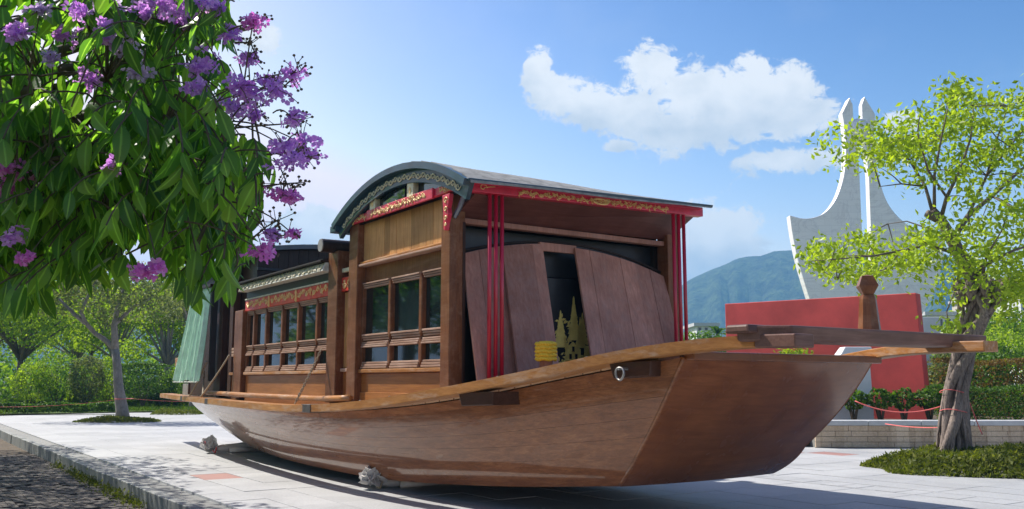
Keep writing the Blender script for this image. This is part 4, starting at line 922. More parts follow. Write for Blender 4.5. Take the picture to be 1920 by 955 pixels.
# ================================================================== PLANTS
def tube_mesh(m, pts, r0, r1, n=8, wob=0.0, seed=0):
    rr = random.Random(seed); k = len(pts); rad = [r0 + (r1 - r0) * i / (k - 1) for i in range(k)]
    m.tube([Vector(p) + Vector((rr.gauss(0, wob), rr.gauss(0, wob), 0)) if 0 < i < k - 1 else Vector(p) for i, p in enumerate(pts)], rad, n); return m
def bez(a, b, c, n=8):
    a, b, c = Vector(a), Vector(b), Vector(c); return [a * (1 - t) ** 2 + b * 2 * t * (1 - t) + c * t * t for t in np.linspace(0, 1, n)]
def clump_pts(centers, n, r, shell=.45):
    """points through several ellipsoid clumps, denser near their outsides"""
    w = np.array([c[3] * c[4] * c[5] for c in centers]); w = w ** .7; w /= w.sum(); ids = r.choice(len(centers), n, p=w)
    C_ = np.array([c[:3] for c in centers])[ids]; S_ = np.array([c[3:6] for c in centers])[ids]
    d = r.normal(size=(n, 3)); d /= np.linalg.norm(d, axis=1)[:, None]; rad = r.uniform(shell ** 3, 1, n) ** (1 / 3)
    return C_ + d * rad[:, None] * S_
def tree(name, base, height, spread, label, leaf='leaf_tree', bark='bark_grey', n=5000, ls=.16, trunk_r=.16, clear=.35, group=None, seed=0, nclump=14, lean=(0, 0), cat='tree'):
    r = np.random.default_rng(seed + 100); rr = random.Random(seed); e = empty(name, base); tag(e, label, cat, group)
    m = MB(); top = Vector((lean[0], lean[1], height * (clear + .25))); fork = Vector((lean[0] * .4, lean[1] * .4, height * clear))
    m.tube(bez((0, 0, -.1), (0, 0, height * clear * .5), fork, 8), [trunk_r * 1.35, trunk_r * 1.1] + [trunk_r * (1 - .05 * i) for i in range(6)], 10)
    cl = []
    for k in range(nclump):
        a = k * 2.399 + rr.uniform(-.4, .4); f = math.sqrt((k + .5) / nclump); rad = spread * f * rr.uniform(.6, .95)
        h = height * (clear + .12 + (1 - clear - .2) * (rr.random() ** .8) * (1.05 - .45 * f))
        c = Vector((fork.x + lean[0] * .6 + rad * math.cos(a), fork.y + lean[1] * .6 + rad * math.sin(a), h))
        s = spread * rr.uniform(.26, .42); cl.append((c.x, c.y, c.z, s, s, s * rr.uniform(.5, .8)))
        mid = fork.lerp(c, .5) + Vector((0, 0, -.05 * height)); m.tube(bez(fork, mid + Vector((0, 0, .1 * height)), c, 6), [trunk_r * .5 * (1 - .16 * i) for i in range(6)], 6)
    m.build('trunk', bark, e, True)
    pts = clump_pts(cl, n, r); v, f = leaf_cloud(pts, None, ls, .55, .3, r)
    link('crown', np_mesh('crown', v, f, leaf), e); return e
def bush(name, base, rx, ry, rz, label, leaf='leaf_hedge', n=3000, ls=.07, group=None, seed=0, kind='ball', cat='shrub', stem=0.0):
    r = np.random.default_rng(seed + 500); e = empty(name, base); tag(e, label, cat, group); m = MB()
    for k in range(5):
        a = k * 1.257; m.tube([(0, 0, -.05), (.25 * rx * math.cos(a), .25 * ry * math.sin(a), (stem + rz) * .5), (.6 * rx * math.cos(a), .6 * ry * math.sin(a), stem + rz * 1.2)], [.03, .022, .01], 5)
    m.build('stem', 'twig', e, True)
    d = r.normal(size=(n, 3))
    if kind == 'ball':
        d /= np.linalg.norm(d, axis=1)[:, None]; rad = r.uniform(.55, 1.0, n) ** .6; lump = 1 + .09 * np.sin(d[:, 0] * 7 + seed) * np.sin(d[:, 1] * 6 + 1) + .07 * np.sin(d[:, 2] * 9 + seed)
        pts = d * (rad * lump)[:, None] * np.array([rx, ry, rz]) + np.array([0, 0, stem + rz])
    else:      # clipped block
        u = r.uniform(-1, 1, (n, 3)); k = r.integers(0, 3, n); ax = np.where(k == 0, 2, np.where(k == 1, 1, r.integers(0, 3, n))); sg = np.where(ax == 1, -1, np.where(ax == 2, 1, r.choice([-1, 1], n)))
        u[np.arange(n), ax] = sg * r.uniform(.86, 1.0, n); inner = r.random(n) < .25; u[inner] = r.uniform(-1, 1, (inner.sum(), 3)) * .9
        pts = u * np.array([rx, ry, rz]) + np.array([0, 0, stem + rz]); pts[:, 2] += .05 * np.sin(pts[:, 0] * 3 + seed)
    pts[:, 2] = np.maximum(pts[:, 2], .03)
    v, f = leaf_cloud(pts, None, ls, .6, 0, r); link('foliage', np_mesh('foliage', v, f, leaf), e); return e
def G(x, y, z=0): v = on_ground(x, y, z); return (v.x, v.y, z)

# --- left background: plaza tree with grass ring, lawn trees, clipped shrubs
def ring(loc, rx, ry, h, label, n=5000, ls=.10, seed=1, rot=0):
    r = np.random.default_rng(seed); a = r.uniform(0, 6.283, n); q = np.sqrt(r.uniform(0, 1, n)); wob = 1 + .08 * np.sin(3 * a + seed) + .05 * np.sin(7 * a)
    x = q * rx * np.cos(a) * wob; y = q * ry * np.sin(a) * wob; hh = h * (1 - q ** 4) * (.75 + .25 * np.sin(x * 3.1 + seed) * np.cos(y * 2.7)); z = .01 + hh * r.uniform(.1, 1.05, n) ** .6
    c, s_ = math.cos(rot), math.sin(rot)
    v, f = leaf_cloud(np.stack([x * c - y * s_, x * s_ + y * c, z], 1), None, ls, .32, -.9, r); o = link('ground_cover', np_mesh('ground_cover', v, f, 'leaf_cover'), None, loc); tag(o, label, 'ground cover', kind='stuff'); return o
ring(G(222, 791), 1.55, 1.0, .22, 'ring of short grass round the foot of the plaza tree', 4000, .10, 3)
ring(G(335, 777), 1.2, .9, .30, 'grass patch behind the stern', 2500, .11, 4)
# plaza tree: pale trunk forking, thin crown
def plaza_tree():
    b = on_ground(230, 789); e = empty('plaza_tree', (b.x, b.y, 0)); tag(e, 'grey barked tree with forked trunk in a grass ring left of the stern', 'tree'); Y = b.y
    L = lambda x, y, dy=0: at_depth(x, y, Y + dy) - Vector((b.x, b.y, 0)); m = MB()
    m.tube([L(230, 792), L(229, 770), L(222, 725), L(220, 690), L(216, 650)], [.30, .23, .18, .16, .14], 12)
    m.tube([L(216, 655), L(200, 640), L(178, 625), L(160, 605, -.4), L(152, 585, -.8)], [.12, .10, .09, .08, .06], 10)
    m.tube([L(216, 655), L(214, 610), L(222, 570, .3), L(235, 530, .6)], [.16, .12, .09, .06], 8)
    m.tube([L(160, 606, -.4), L(140, 590, -.6), L(110, 560, -.8)], [.09, .07, .04], 7); m.tube([L(214, 610), L(250, 575, .6), L(290, 555, .9)], [.08, .06, .03], 7); m.tube([L(152, 586, -.8), L(170, 545, -.5), L(190, 510)], [.07, .05, .03], 7)
    m.build('trunk', 'bark_grey', e, True); r = np.random.default_rng(77)
    cl = []
    for (x, y, s) in ((120, 560, 1.3), (150, 520, 1.4), (190, 500, 1.3), (235, 530, 1.5), (285, 550, 1.3), (80, 555, 1.3), (240, 580, .9), (190, 565, 1.0), (300, 580, .9), (40, 540, 1.5), (100, 510, 1.4), (205, 600, .6)):
        p_ = L(x, y, r.uniform(-1.3, 1.3)); cl.append((p_.x, p_.y, p_.z, s, s, s * .62))
    v, f = leaf_cloud(clump_pts(cl, 6500, r, .2), None, .17, .45, .5, r); link('crown', np_mesh('crown', v, f, 'leaf_tree_grey'), e)
plaza_tree()
specs = [(-28, 52, 8.5, 4.0, 'leaf_tree_light', 'bark_dark', 'bright leafy tree at the far left edge of the lawn'),
         (-34.5, 58, 9.0, 4.2, 'leaf_tree_grey', 'bark_dark', 'grey green tree at the left edge behind the lawn hedge'),
         (-31.5, 66, 9.5, 4.2, 'leaf_tree_light', 'bark_grey', 'yellow green tree standing behind the round bush'),
         (-24.8, 57, 8.6, 3.2, 'leaf_tree_light', 'bark_grey', 'bright tree directly behind the forked plaza tree'),
         (-22.0, 62, 11.0, 3.4, 'leaf_tree', 'bark_grey', 'tall mid green tree right of the forked plaza tree'),
         (-20.0, 53, 7.4, 2.7, 'leaf_tree_light', 'bark_grey', 'light yellow green tree between plaza tree and stern'),
         (-36, 78, 12.5, 6, 'leaf_tree', 'bark_dark', 'large dark tree in the back row at the far left'),
         (-27, 82, 13.0, 5.5, 'leaf_tree_grey', 'bark_dark', 'large grey green tree in the back row of the park'),
         (-18, 78, 12.0, 4.6, 'leaf_tree', 'bark_dark', 'large mid green tree in the back row beside the stern'),
         (-44, 70, 11, 5, 'leaf_tree', 'bark_dark', 'broad dark tree half outside the left edge'),
         (-10.5, 74, 9, 5, 'leaf_tree', 'bark_dark', 'dark tree hidden mostly behind the boat cabins')]
for i, (x, y, h, s, lf, bk, lab) in enumerate(specs): tree('park_tree', (x, y, .1), h, s, lab, lf, bk, int(9500 * (s / 4)), .21, .2, .30, 'trees of the park behind the lawn', i, 18)
ts = tree('slim_tree', G(362, 771), 7.2, 2.0, 'slim pale trunked tree just behind the stern', 'leaf_tree_grey', 'bark_grey', 3500, .16, .2, .5, None, 31, 10)
for i, (x, y, rx, rz, st, kd, lab, lf) in enumerate([(108, 753, 1.35, 1.15, .5, 'ball', 'large round clipped bush left of the forked tree', 'leaf_tree'), (268, 738, 1.0, .8, .7, 'block', 'flat topped clipped bush right of the forked tree', 'leaf_hedge'),
        (268, 752, .95, .45, .05, 'ball', 'low cushion shaped bush under the flat topped one', 'leaf_hedge'), (160, 748, .9, 1.2, .4, 'ball', 'upright grey green bush between round bush and forked tree', 'leaf_tree_grey'),
        (200, 746, .9, 1.15, .4, 'ball', 'upright bush just left of the forked trunk', 'leaf_tree_light'), (305, 741, .7, .8, .1, 'ball', 'small bush near the stern plank', 'leaf_hedge'), (60, 744, 1.1, 1.0, .3, 'ball', 'loose bush at left behind the lawn', 'leaf_tree_light'), (145, 757, .5, .45, 0, 'ball', 'tiny bush beside the large round bush', 'leaf_tree_light'), (330, 742, 1.0, 1.0, .1, 'ball', 'dense bush right behind the stern cloth', 'leaf_tree')]):
    Y = 46 + (i % 3) * 1.5; P = at_depth(x, 750, Y); bush('clipped_bush', (P.x, Y, .1), rx, rx, rz, lab, lf, 3200, .11, 'clipped bushes on the lawn', i, kd, 'bush', st)
# low dark hedge and flower strip along the lawn edge
o = bush('low_hedge', (-24.5, 41.2, .1), 6.6, .4, .2, 'long low hedge along the left edge of the lawn', 'leaf_hedge', 9000, .12, None, 40, 'block', 'hedge'); o.rotation_euler = (0, 0, R(8))
o = bush('flower_border', (-26, 50, .1), 9, .7, .22, 'pale green planted border at the back of the lawn', 'leaf_tree_light', 9000, .14, None, 41, 'block', 'border'); o.rotation_euler = (0, 0, R(3))
# undergrowth closing the view under the trees
r = np.random.default_rng(5); n = 42000; X_ = r.uniform(-70, -2, n); Y_ = r.uniform(64, 98, n); Z_ = np.abs(r.normal(0, 1.0, n)) * (.9 + .5 * np.sin(X_ * .7) + .4 * np.sin(X_ * 1.9)) + .2 + np.maximum(0, Y_ - 74) * .26 * r.uniform(0, 1.2, n)
v, f = leaf_cloud(np.stack([X_, Y_, Z_], 1), None, .4, .6, 0, r); o = link('undergrowth', np_mesh('undergrowth', v, f, 'leaf_tree')); tag(o, 'mass of undergrowth beneath the park trees', 'undergrowth', kind='stuff')
# grass tufts on the lawn edge
n = 16000; X_ = r.uniform(-32, -12, n); y0 = np.interp(X_, [-75, -24, -19, 3], [34, 38.5, 44, 52]); Y_ = y0 + r.uniform(0, 1, n) ** 1.5 * 10; v, f = leaf_cloud(np.stack([X_, Y_, .1 + r.uniform(0, .12, n)], 1), None, .2, .14, -3, r)
o = link('lawn_grass', np_mesh('lawn_grass', v, f, 'grass')); tag(o, 'short grass of the lawn left of the boat', 'grass', kind='stuff')
# weeds in the kerb joint
n = 1300; k = r.integers(0, 9, n); cx_ = np.array([-11.4, -10.6, -9.9, -9.3, -8.2, -7.5, -6.9, -6.3, -13.])[k]; X_ = cx_ + r.normal(0, .22, n); Y_ = -4.43 - np.abs(r.normal(0, .09, n)); Z_ = -.2 + np.abs(r.normal(0, .055, n))
W_ = np.array([tuple(boat_w(a, b, c)) for a, b, c in zip(X_, Y_, Z_)]); v, f = leaf_cloud(W_, None, .06, .3, -1.2, r); o = link('kerb_weeds', np_mesh('kerb_weeds', v, f, 'leaf_cover')); tag(o, 'weeds growing along the foot of the kerb', 'weeds', kind='stuff')

# --- right: bed, hedges and shrubs behind the planter wall
ring((8.75, 15.9, 0), 2.7, 1.65, .42, 'mat of bushy green ground cover round the twisted tree', 19000, .125, 8, R(-8))
hd_ = bush('clipped_hedge', (14.6, 23.3, .42), 3.9, .55, .47, 'dark clipped hedge behind the planter wall at right', 'leaf_hedge', 14000, .07, None, 50, 'block', 'hedge')
bush('brown_hedge', (16.5, 26.5, .42), 4.2, .7, .85, 'brownish loose hedge above the clipped one', 'leaf_brown', 9000, .09, None, 51, 'block', 'hedge')
sh = [(1600, 23.0), (1650, 22.8), (1694, 22.9), (1742, 23.1), (1775, 23.3)]
for i, (x, Y) in enumerate(sh):
    P = at_depth(x, 760, Y); lab = ['young leafy shrub nearest the hull in front of the red wall', 'second young shrub from the hull in front of the red wall', 'third young shrub from the hull before the red wall', 'young shrub at the red wall corner', 'young shrub just left of the twisted trunk'][i]
    e = bush('young_shrub', (P.x, Y, .42), .34, .34, .26, lab, 'leaf_hedge', 420, .11, 'young shrubs before the red wall', 60 + i, 'ball', 'shrub', .38)
for i, (x, y, Y, rx, rz, lf, lab) in enumerate([(1870, 640, 34, 2.2, 1.5, 'leaf_tree_light', 'bright round shrub at the right edge behind the hedges'), (1815, 660, 31, 1.3, 1.2, 'leaf_tree', 'dark shrub directly behind the twisted trunk'), (1900, 680, 29, 1.6, 1.0, 'leaf_hedge', 'green shrub low at the right edge'),
        (1780, 690, 30, .8, 1.2, 'leaf_tree_grey', 'grey green shrub between red wall and twisted trunk'), (1900, 622, 50, 3, 1.6, 'leaf_tree', 'dark far shrub below the terraced building'), (1840, 628, 55, 3.2, 1.3, 'leaf_tree_light', 'light far shrub below the stepped building')]):
    P = at_depth(x, y, Y); bush('garden_shrub', (P.x, Y, max(0, P.z - rz * 1.3)) if Y > 40 else (P.x, Y, .3), rx, rx, (P.z + .2) / 2 if Y <= 40 else rz, lab, lf, 6000, .12 if Y < 40 else .2, 'garden shrubs at right', 70 + i)
for i, (x, y, Y, rx, rz, lf, lab) in enumerate([(1490, 658, 27.5, 1.1, .9, 'leaf_tree_light', 'bright green bush seen over the bow in front of the red wall'), (1330, 632, 60, 3.0, 1.2, 'leaf_hedge', 'dark bush beyond the bow left of the red wall'), (1290, 626, 70, 4.0, 1.6, 'leaf_tree', 'far bush beside the red poles')]):
    P = at_depth(x, y, Y); bush('distant_bush', (P.x, Y, 0), rx, rx, (P.z + .1) / 2, lab, lf, 4500, .12 if Y < 40 else .25, 'bushes beyond the bow', 80 + i)
# small palm by the white house
P = at_depth(1346, 640, 75); e = empty('fan_palm', (P.x, 75, 0)); tag(e, 'small palm with spreading fronds left of the red wall', 'palm'); m = MB(); m.tube([(0, 0, 0), (0, 0, P.z + .6)], [.2, .15], 8); m.build('trunk', 'bark_dark', e)
m = MB()
for k in range(13):
    a = k * .483 * 2; up = .2 + 1.1 * ((k * 5) % 7) / 7; d = Vector((math.cos(a), math.sin(a), up)).normalized(); w = d.cross(Vector((0, 0, 1))).normalized(); c0 = Vector((0, 0, P.z + .6)); pts = [c0 + d * (1.9 * t) - Vector((0, 0, .9 * t * t)) for t in np.linspace(0, 1, 6)]
    m.grid([[p_ - w * .22 * math.sin(.3 + 2.6 * i / 5), p_ + Vector((0, 0, .05)), p_ + w * .22 * math.sin(.3 + 2.6 * i / 5)] for i, p_ in enumerate(pts)])
m.build('fronds', 'leaf_hedge', e)

# --- twisted ficus on the right
def ficus():
    b = on_ground(1790, 872); Y = b.y; e = empty('twisted_tree', (b.x, b.y, 0)); tag(e, 'twisted multi stemmed tree with bright yellow green leaves right of the bow', 'tree')
    L = lambda x, y, dy=0: at_depth(x, y, Y + dy) - Vector((b.x, b.y, 0)); rr = random.Random(3)
    axis = [L(1788, 880), L(1788, 840), L(1786, 790), L(1792, 730), L(1803, 680), L(1812, 640), L(1824, 600), L(1836, 565), L(1838, 535)]
    rad = [.32, .24, .19, .155, .15, .17, .23, .31, .34]
    def ax(t): i = min(int(t * 8), 7); u = t * 8 - i; return axis[i].lerp(axis[i + 1], u), rad[i] + (rad[i + 1] - rad[i]) * u
    m = MB(); nst = 13
    m.tube([ax(t)[0] for t in np.linspace(0, 1, 17)], [ax(t)[1] * .34 for t in np.linspace(0, 1, 17)], 12)
    for k in range(nst):
        ph = k * 2 * math.pi / nst; tw = rr.choice((1, 1, -1)) * rr.uniform(1.6, 3.6); rs = rr.uniform(.03, .078); pts = []; rds = []
        for t in np.linspace(0, 1, 26):
            c, r_ = ax(t); a = ph + tw * t + .55 * math.sin(t * 10 + k * 1.3); q = r_ * (.78 + .26 * math.sin(t * 8 + k * 1.7)) * (1.18 if t < .05 else 1)
            pts.append(c + Vector((math.cos(a) * q, math.sin(a) * q, 0))); rds.append(rs * (1.25 - .35 * t + .22 * math.sin(t * 17 + k * 2)))
        m.tube(pts, rds, 8)
    for k in range(30):     # thin aerial roots hugging the trunk
        ph = rr.uniform(0, 6.28); t0, t1 = rr.uniform(0, .3), rr.uniform(.5, 1.0); tw = rr.uniform(-1.5, 1.5); pts = []
        for t in np.linspace(t0, t1, 14):
            c, r_ = ax(t); a = ph + tw * t; q = r_ * 1.0 + .03; pts.append(c + Vector((math.cos(a) * q, math.sin(a) * q, 0)))
        m.tube(pts, rr.uniform(.012, .026), 5)
    for k in range(9):     # spreading roots at the foot
        a = k * .7; m.tube([axis[1] + Vector((.2 * math.cos(a), .2 * math.sin(a), -.12)), axis[0] + Vector((.42 * math.cos(a), .38 * math.sin(a), .12)), axis[0] + Vector((.6 * math.cos(a), .5 * math.sin(a), -.06))], [.1, .07, .03], 7)
    for k in range(10):    # knots round the pollard head
        a = k * .63; c = axis[8] + Vector((.36 * math.cos(a), .36 * math.sin(a), -.1 + .12 * math.sin(k * 2.1))); m.tube([c - Vector((0, 0, .22)), c, c + Vector((.05 * math.cos(a), .05 * math.sin(a), .16))], [.04, .12, .05], 8)
    m.tube([L(1850, 545), L(1870, 535), L(1902, 528)], [.13, .11, .09], 9)
    m.build('trunk', 'bark_ficus', e, True)
    lb = MB(); tips = []
    def limb(pts, r0, r1, nn=8): lb.tube(pts, [r0 + (r1 - r0) * i / (len(pts) - 1) for i in range(len(pts))], nn)
    limb([L(1832, 540), L(1815, 505), L(1796, 470), L(1780, 440), L(1764, 412), L(1748, 394)], .15, .075, 10)
    limb([L(1764, 412), L(1745, 404), L(1737, 400)], .095, .075, 9)
    main = [([L(1785, 450), L(1815, 405, .3), L(1860, 368, .6), L(1915, 318, .8), L(1960, 290, 1)], .085, .02), ([L(1764, 412), L(1775, 370, -.3), L(1800, 320, -.5), L(1820, 260, -.6), L(1826, 200, -.7)], .06, .012),
            ([L(1748, 395), L(1735, 350, .3), L(1705, 300, .6), L(1660, 270, .8), L(1600, 272, .9)], .05, .01), ([L(1752, 400), L(1752, 330, -.3), L(1765, 260, -.6), L(1780, 190, -.7)], .05, .01),
            ([L(1800, 478), L(1740, 460, -.4), L(1690, 470, -.7), L(1640, 480, -.8), L(1560, 487, -.9), L(1520, 490, -.9)], .045, .008), ([L(1815, 405, .3), L(1850, 330, .2), L(1870, 260, .1), L(1890, 200, 0)], .045, .01),
            ([L(1820, 515), L(1860, 490, -.5), L(1900, 470, -.9), L(1950, 455, -1.1)], .06, .015), ([L(1735, 350, .3), L(1690, 345, -.1), L(1650, 350, -.4)], .03, .008), ([L(1790, 462), L(1745, 430, .5), L(1700, 415, .9), L(1665, 420, 1.1)], .035, .008),
            ([L(1860, 368, .6), L(1900, 390, .2), L(1940, 400, 0)], .035, .01), ([L(1775, 370, -.3), L(1740, 320, -.8), L(1720, 250, -1.1), L(1725, 215, -1.2)], .035, .008), ([L(1850, 330, .2), L(1905, 260, .6), L(1950, 210, .9)], .035, .01), ([L(1690, 470, -.7), L(1660, 505, -1), L(1630, 515, -1.1)], .02, .006), ([L(1560, 487, -.9), L(1545, 510, -.8), L(1570, 525, -.8)], .014, .005),
            ([L(1832, 540), L(1790, 545, -.4), L(1775, 585, -.5), L(1778, 610, -.5)], .03, .008), ([L(1850, 545), L(1880, 560, -.4), L(1888, 585, -.5)], .03, .008), ([L(1840, 530), L(1850, 480, -.7), L(1880, 430, -1)], .05, .012)]
    for pts, a, bb in main: limb(pts, a * .72, bb * .8, 7)
    lb.build('limb', 'bark_dark', e, True)
    # leaf sprays along the outer limbs: clusters of small twigs, each ending in a rosette
    tw = MB(); cen = []; r = np.random.default_rng(11)
    polyc = [(1575, 262), (1620, 255), (1605, 285), (1650, 250), (1690, 235), (1700, 270), (1660, 300), (1720, 290), (1760, 240), (1780, 185), (1800, 175), (1745, 220), (1790, 230), (1830, 190), (1845, 230), (1870, 215), (1900, 190), (1915, 230), (1880, 270), (1840, 275), (1800, 280), (1760, 300), (1730, 330), (1780, 330), (1820, 320), (1860, 300), (1910, 290), (1935, 330), (1735, 430), (1690, 474), (1640, 480), (1600, 470), (1570, 480), (1545, 475), (1520, 490), (1560, 505), (1590, 500), (1620, 520), (1650, 505), (1640, 455), (1830, 440), (1860, 430), (1890, 420), (1920, 440), (1850, 470), (1880, 480), (1910, 490), (1830, 490), (1800, 500), (1820, 515), (1860, 515), (1895, 515), (1925, 520), (1775, 560), (1780, 590), (1776, 615), (1885, 565), (1892, 585), (1900, 540), (1700, 500), (1940, 400), (1905, 385), (1945, 260), (1950, 470), (1710, 490), (1815, 370), (1660, 280), (1740, 270), (1680, 265), (1825, 225), (1930, 205), (1745, 460), (1880, 350), (1765, 440)]
    allp = [p_ for pts, _, _ in main for p_ in pts]
    for (x, y) in polyc:
        nb_ = rr.randint(3, 5) if not (1760 < x < 1800 and y > 540) else 2
        for q in range(nb_):
            c = L(x + rr.gauss(0, 15), y + rr.gauss(0, 12), rr.uniform(-1.3, 1.3)); near = min(allp, key=lambda p_: (p_ - c).length)
            if q == 0: tw.tube(bez(near, near.lerp(c, .5) + Vector((0, 0, .08)), c, 5), [.014, .011, .009, .006, .004], 5)
            cen.append(c)
    tag(tw.build('twigs', 'twig', e, True), kind='stuff')
    cen = np.array([tuple(c) for c in cen]); per = 36; pts = np.repeat(cen, per, 0) + r.normal(0, 1, (len(cen) * per, 3)) * np.array([.17, .17, .125])
    v, f = leaf_cloud(pts, None, .125, .5, -.3, r); link('crown', np_mesh('crown', v, f, 'leaf_ficus'), e)
    return b, axis
fb_, fax = ficus()
# red-white cordon cords: from the hull to the twisted tree, and at the left tree
m = MB(); a_ = at_depth(1603, 752, 17.6); b2 = at_depth(1765, 762, 16.9); pts = sag(a_, b2, .16, 20)
o = m.tube(pts, .011, 6).build('cordon_rope', 'rope_red', None, True); tag(o, 'sagging red cord from behind the bow to the twisted trunk', 'rope')
m = MB(); t_ = fb_ + fax[3]
for zz, rr_ in ((.97, .25), (1.32, .23)): m.tube([fb_ + Vector((fax[2].x * .5 + fax[3].x * .5 + rr_ * math.cos(a), rr_ * math.sin(a) * .95, zz + .03 * math.sin(2 * a))) for a in np.linspace(0, 2 * math.pi, 21)], .007, 5, False)
m.tube(sag(at_depth(1818, 755, 16.7), at_depth(1842, 815, 16.8), .02, 8), .01, 5); m.tube(sag(at_depth(1660, 795, 18.8), at_depth(1770, 802, 17), .03, 8), .009, 5)
o = m.build('trunk_tie', 'rope_red', None, True); tag(o, 'red and pink cords tied round the twisted trunk', 'rope')
m = MB(); bt = on_ground(230, 789)
m.tube(sag(at_depth(-60, 762, 33), Vector((bt.x, bt.y - .36, 1.5 - .035 * bt.y + .55)), .12, 20), .006, 5)
m.tube([Vector((bt.x + .33 * math.cos(a), bt.y + .33 * math.sin(a), .83)) for a in np.linspace(0, 6.28, 17)], .012, 5, False); m.tube(sag(Vector((bt.x + .3, bt.y, .83)), Vector((-10.5, 36, .8)), .1, 14), .005, 5)
o = m.build('cordon_rope', 'rope_red', None, True); tag(o, 'thin red cord strung to the forked plaza tree', 'rope')

# --- flowering tree overhanging at left (near)
def myrtle():
    base = Vector((-5.2, 5.6, -.2)); e = empty('flowering_tree', base); tag(e, 'flowering tree with large drooping leaves and purple blossoms overhanging at left', 'tree')
    r = np.random.default_rng(21); rr = random.Random(21)
    W = lambda x, y, Y: at_depth(x, y, Y) - base
    tr = MB(); tr.tube(bez((0, 0, 0), (.1, 0, 1.6), (.35, -.1, 3.0), 8), [.26, .22, .2, .19, .18, .17, .16, .15], 12)
    fork = Vector((.35, -.1, 3.0)); tr.build('trunk', 'bark_dark', e, True)
    limbs = []; lm = MB()
    for (x, y, Y) in ((420, 40, 5.0), (470, 230, 4.6), (430, 380, 4.4), (300, 300, 4.2), (200, 180, 4.4), (120, 60, 5.0), (330, 120, 5.2), (90, 330, 4.0), (250, 440, 5.2), (60, 480, 5.4), (400, 480, 5.4), (300, -40, 5.6), (480, 80, 5.6), (20, 200, 4.6), (150, 420, 5.8), (350, 230, 5.8)):
        tip = W(x, y - 30, Y); mid = fork.lerp(tip, .55) + Vector((0, 0, .12)); p_ = bez(fork, mid, tip, 14); limbs += p_[4:]; lm.tube(p_, [.075 * (1 - .9 * i / 13) + .006 for i in range(14)], 7)
    lm.build('limb', 'twig', e, True)
    poly = [(-140, -130), (440, -130), (452, 0), (440, 60), (412, 105), (432, 140), (418, 190), (455, 245), (500, 265), (522, 300), (518, 355), (492, 390), (476, 400), (480, 430), (480, 500), (445, 535), (400, 515), (350, 535), (318, 500), (296, 425), (262, 405), (238, 480), (200, 490), (150, 495), (100, 520), (60, 540), (-140, 555)]
    def inside(x, y):
        c = False; j = len(poly) - 1
        for i in range(len(poly)):
            (xi, yi), (xj, yj) = poly[i], poly[j]
            if (yi > y) != (yj > y) and x < (xj - xi) * (y - yi) / (yj - yi) + xi: c = not c
            j = i
        return c
    # a leaf: midrib fold and a curved blade
    def leaf_mesh(nm, curl):
        prof = [(0, .0), (.1, .085), (.28, .17), (.5, .19), (.72, .14), (.9, .05), (1, 0)]; vs = []; fs = []
        for (t, w) in prof:
            zc = -curl * t * t; vs += [(t, -w, zc + w * .28), (t, 0, zc), (t, w, zc + w * .28)]
        for i in range(len(prof) - 1):
            a = i * 3; fs += [(a, a + 1, a + 4, a + 3), (a + 1, a + 2, a + 5, a + 4)]
        return vs, fs
    variants = [leaf_mesh('leaf', c) for c in (.08, .2, .34, .0)]; leaves = []; tw = MB(); nt_ = 0
    lim = np.array([tuple(p_) for p_ in limbs])
    while nt_ < 660:
        x, y, Y = rr.uniform(-150, 540), rr.uniform(-140, 590), rr.uniform(3.9, 5.4)
        if not inside(x, y): continue
        if y > 400: Y = rr.uniform(4.2, 5.3)
        if y < 150 and x < 330 and rr.random() < .25: continue
        c = W(x, y, Y); nr = Vector(lim[np.argmin(((lim - np.array(tuple(c))) ** 2).sum(1))])
        dirv = (c - nr); dirv = dirv.normalized() if dirv.length > .01 else Vector((1, 0, 0)); out = Vector((dirv.x + rr.gauss(0, .4), dirv.y + rr.gauss(0, .4), -.55 + rr.gauss(0, .25))).normalized()
        ln = rr.uniform(.25, .42); tip = c + out * ln + Vector((0, 0, -.08)); tp = bez(c, c + out * ln * .6 + Vector((0, 0, .05)), tip, 6)
        if (c - nr).length < .4: tw.tube(bez(nr, nr.lerp(c, .5) + Vector((0, 0, .06)), c, 4), [.008, .007, .006, .005], 4)
        k = rr.randint(6, 9)
        tpp = [tp[0]]
        for q in range(k):
            t = (q + .5) / k; p_ = tp[min(int(t * 5), 4)].lerp(tp[min(int(t * 5) + 1, 5)], t * 5 - int(t * 5)); wp = p_ + base; u, v_, w_ = pix(wp)
            if not inside(u, v_ - 4): continue
            sd_ = out.cross(Vector((0, 0, 1))); sd_ = sd_.normalized() if sd_.length > .01 else Vector((1, 0, 0)); d = (out * .35 + sd_ * (1 if q % 2 else -1) * rr.uniform(.25, .75) + Vector((0, 0, -1.0 + rr.gauss(0, .28)))).normalized()
            l = rr.uniform(.105, .205) * (.85 if v_ < 140 else 1); u2, v2, _ = pix(wp + d * l)
            if u2 > 440 and not inside(u2, min(v2, 540)): continue
            tpp.append(p_); nn = Vector((rr.gauss(0, 1), rr.gauss(0, 1), rr.gauss(0, .6))); s_ = d.cross(nn).normalized(); leaves.append((w_, p_, d, s_, l, rr.randrange(4)))
        if len(tpp) > 1: tw.tube(tpp, .0045, 4)
        nt_ += 1
    tag(tw.build('twigs', 'twig', e), kind='stuff')
    leaves.sort(key=lambda q: (not (-20 < pix(q[1] + base)[0] < 620 and -40 < pix(q[1] + base)[1] < 640), q[0] / q[4]))
    mes = []
    for vs, fs in variants:
        me = bpy.data.meshes.new('leaf'); me.from_pydata(vs, [], fs); me.materials.append(MATS['leaf_myrtle'])
        for p_ in me.polygons: p_.use_smooth = True
        me.attributes.new('rib', 'FLOAT', 'POINT').data.foreach_set('value', np.tile([0., 1., 0.], len(vs) // 3).astype(np.float32)); mes.append(me)
    V = []; Fc = []; off = 0
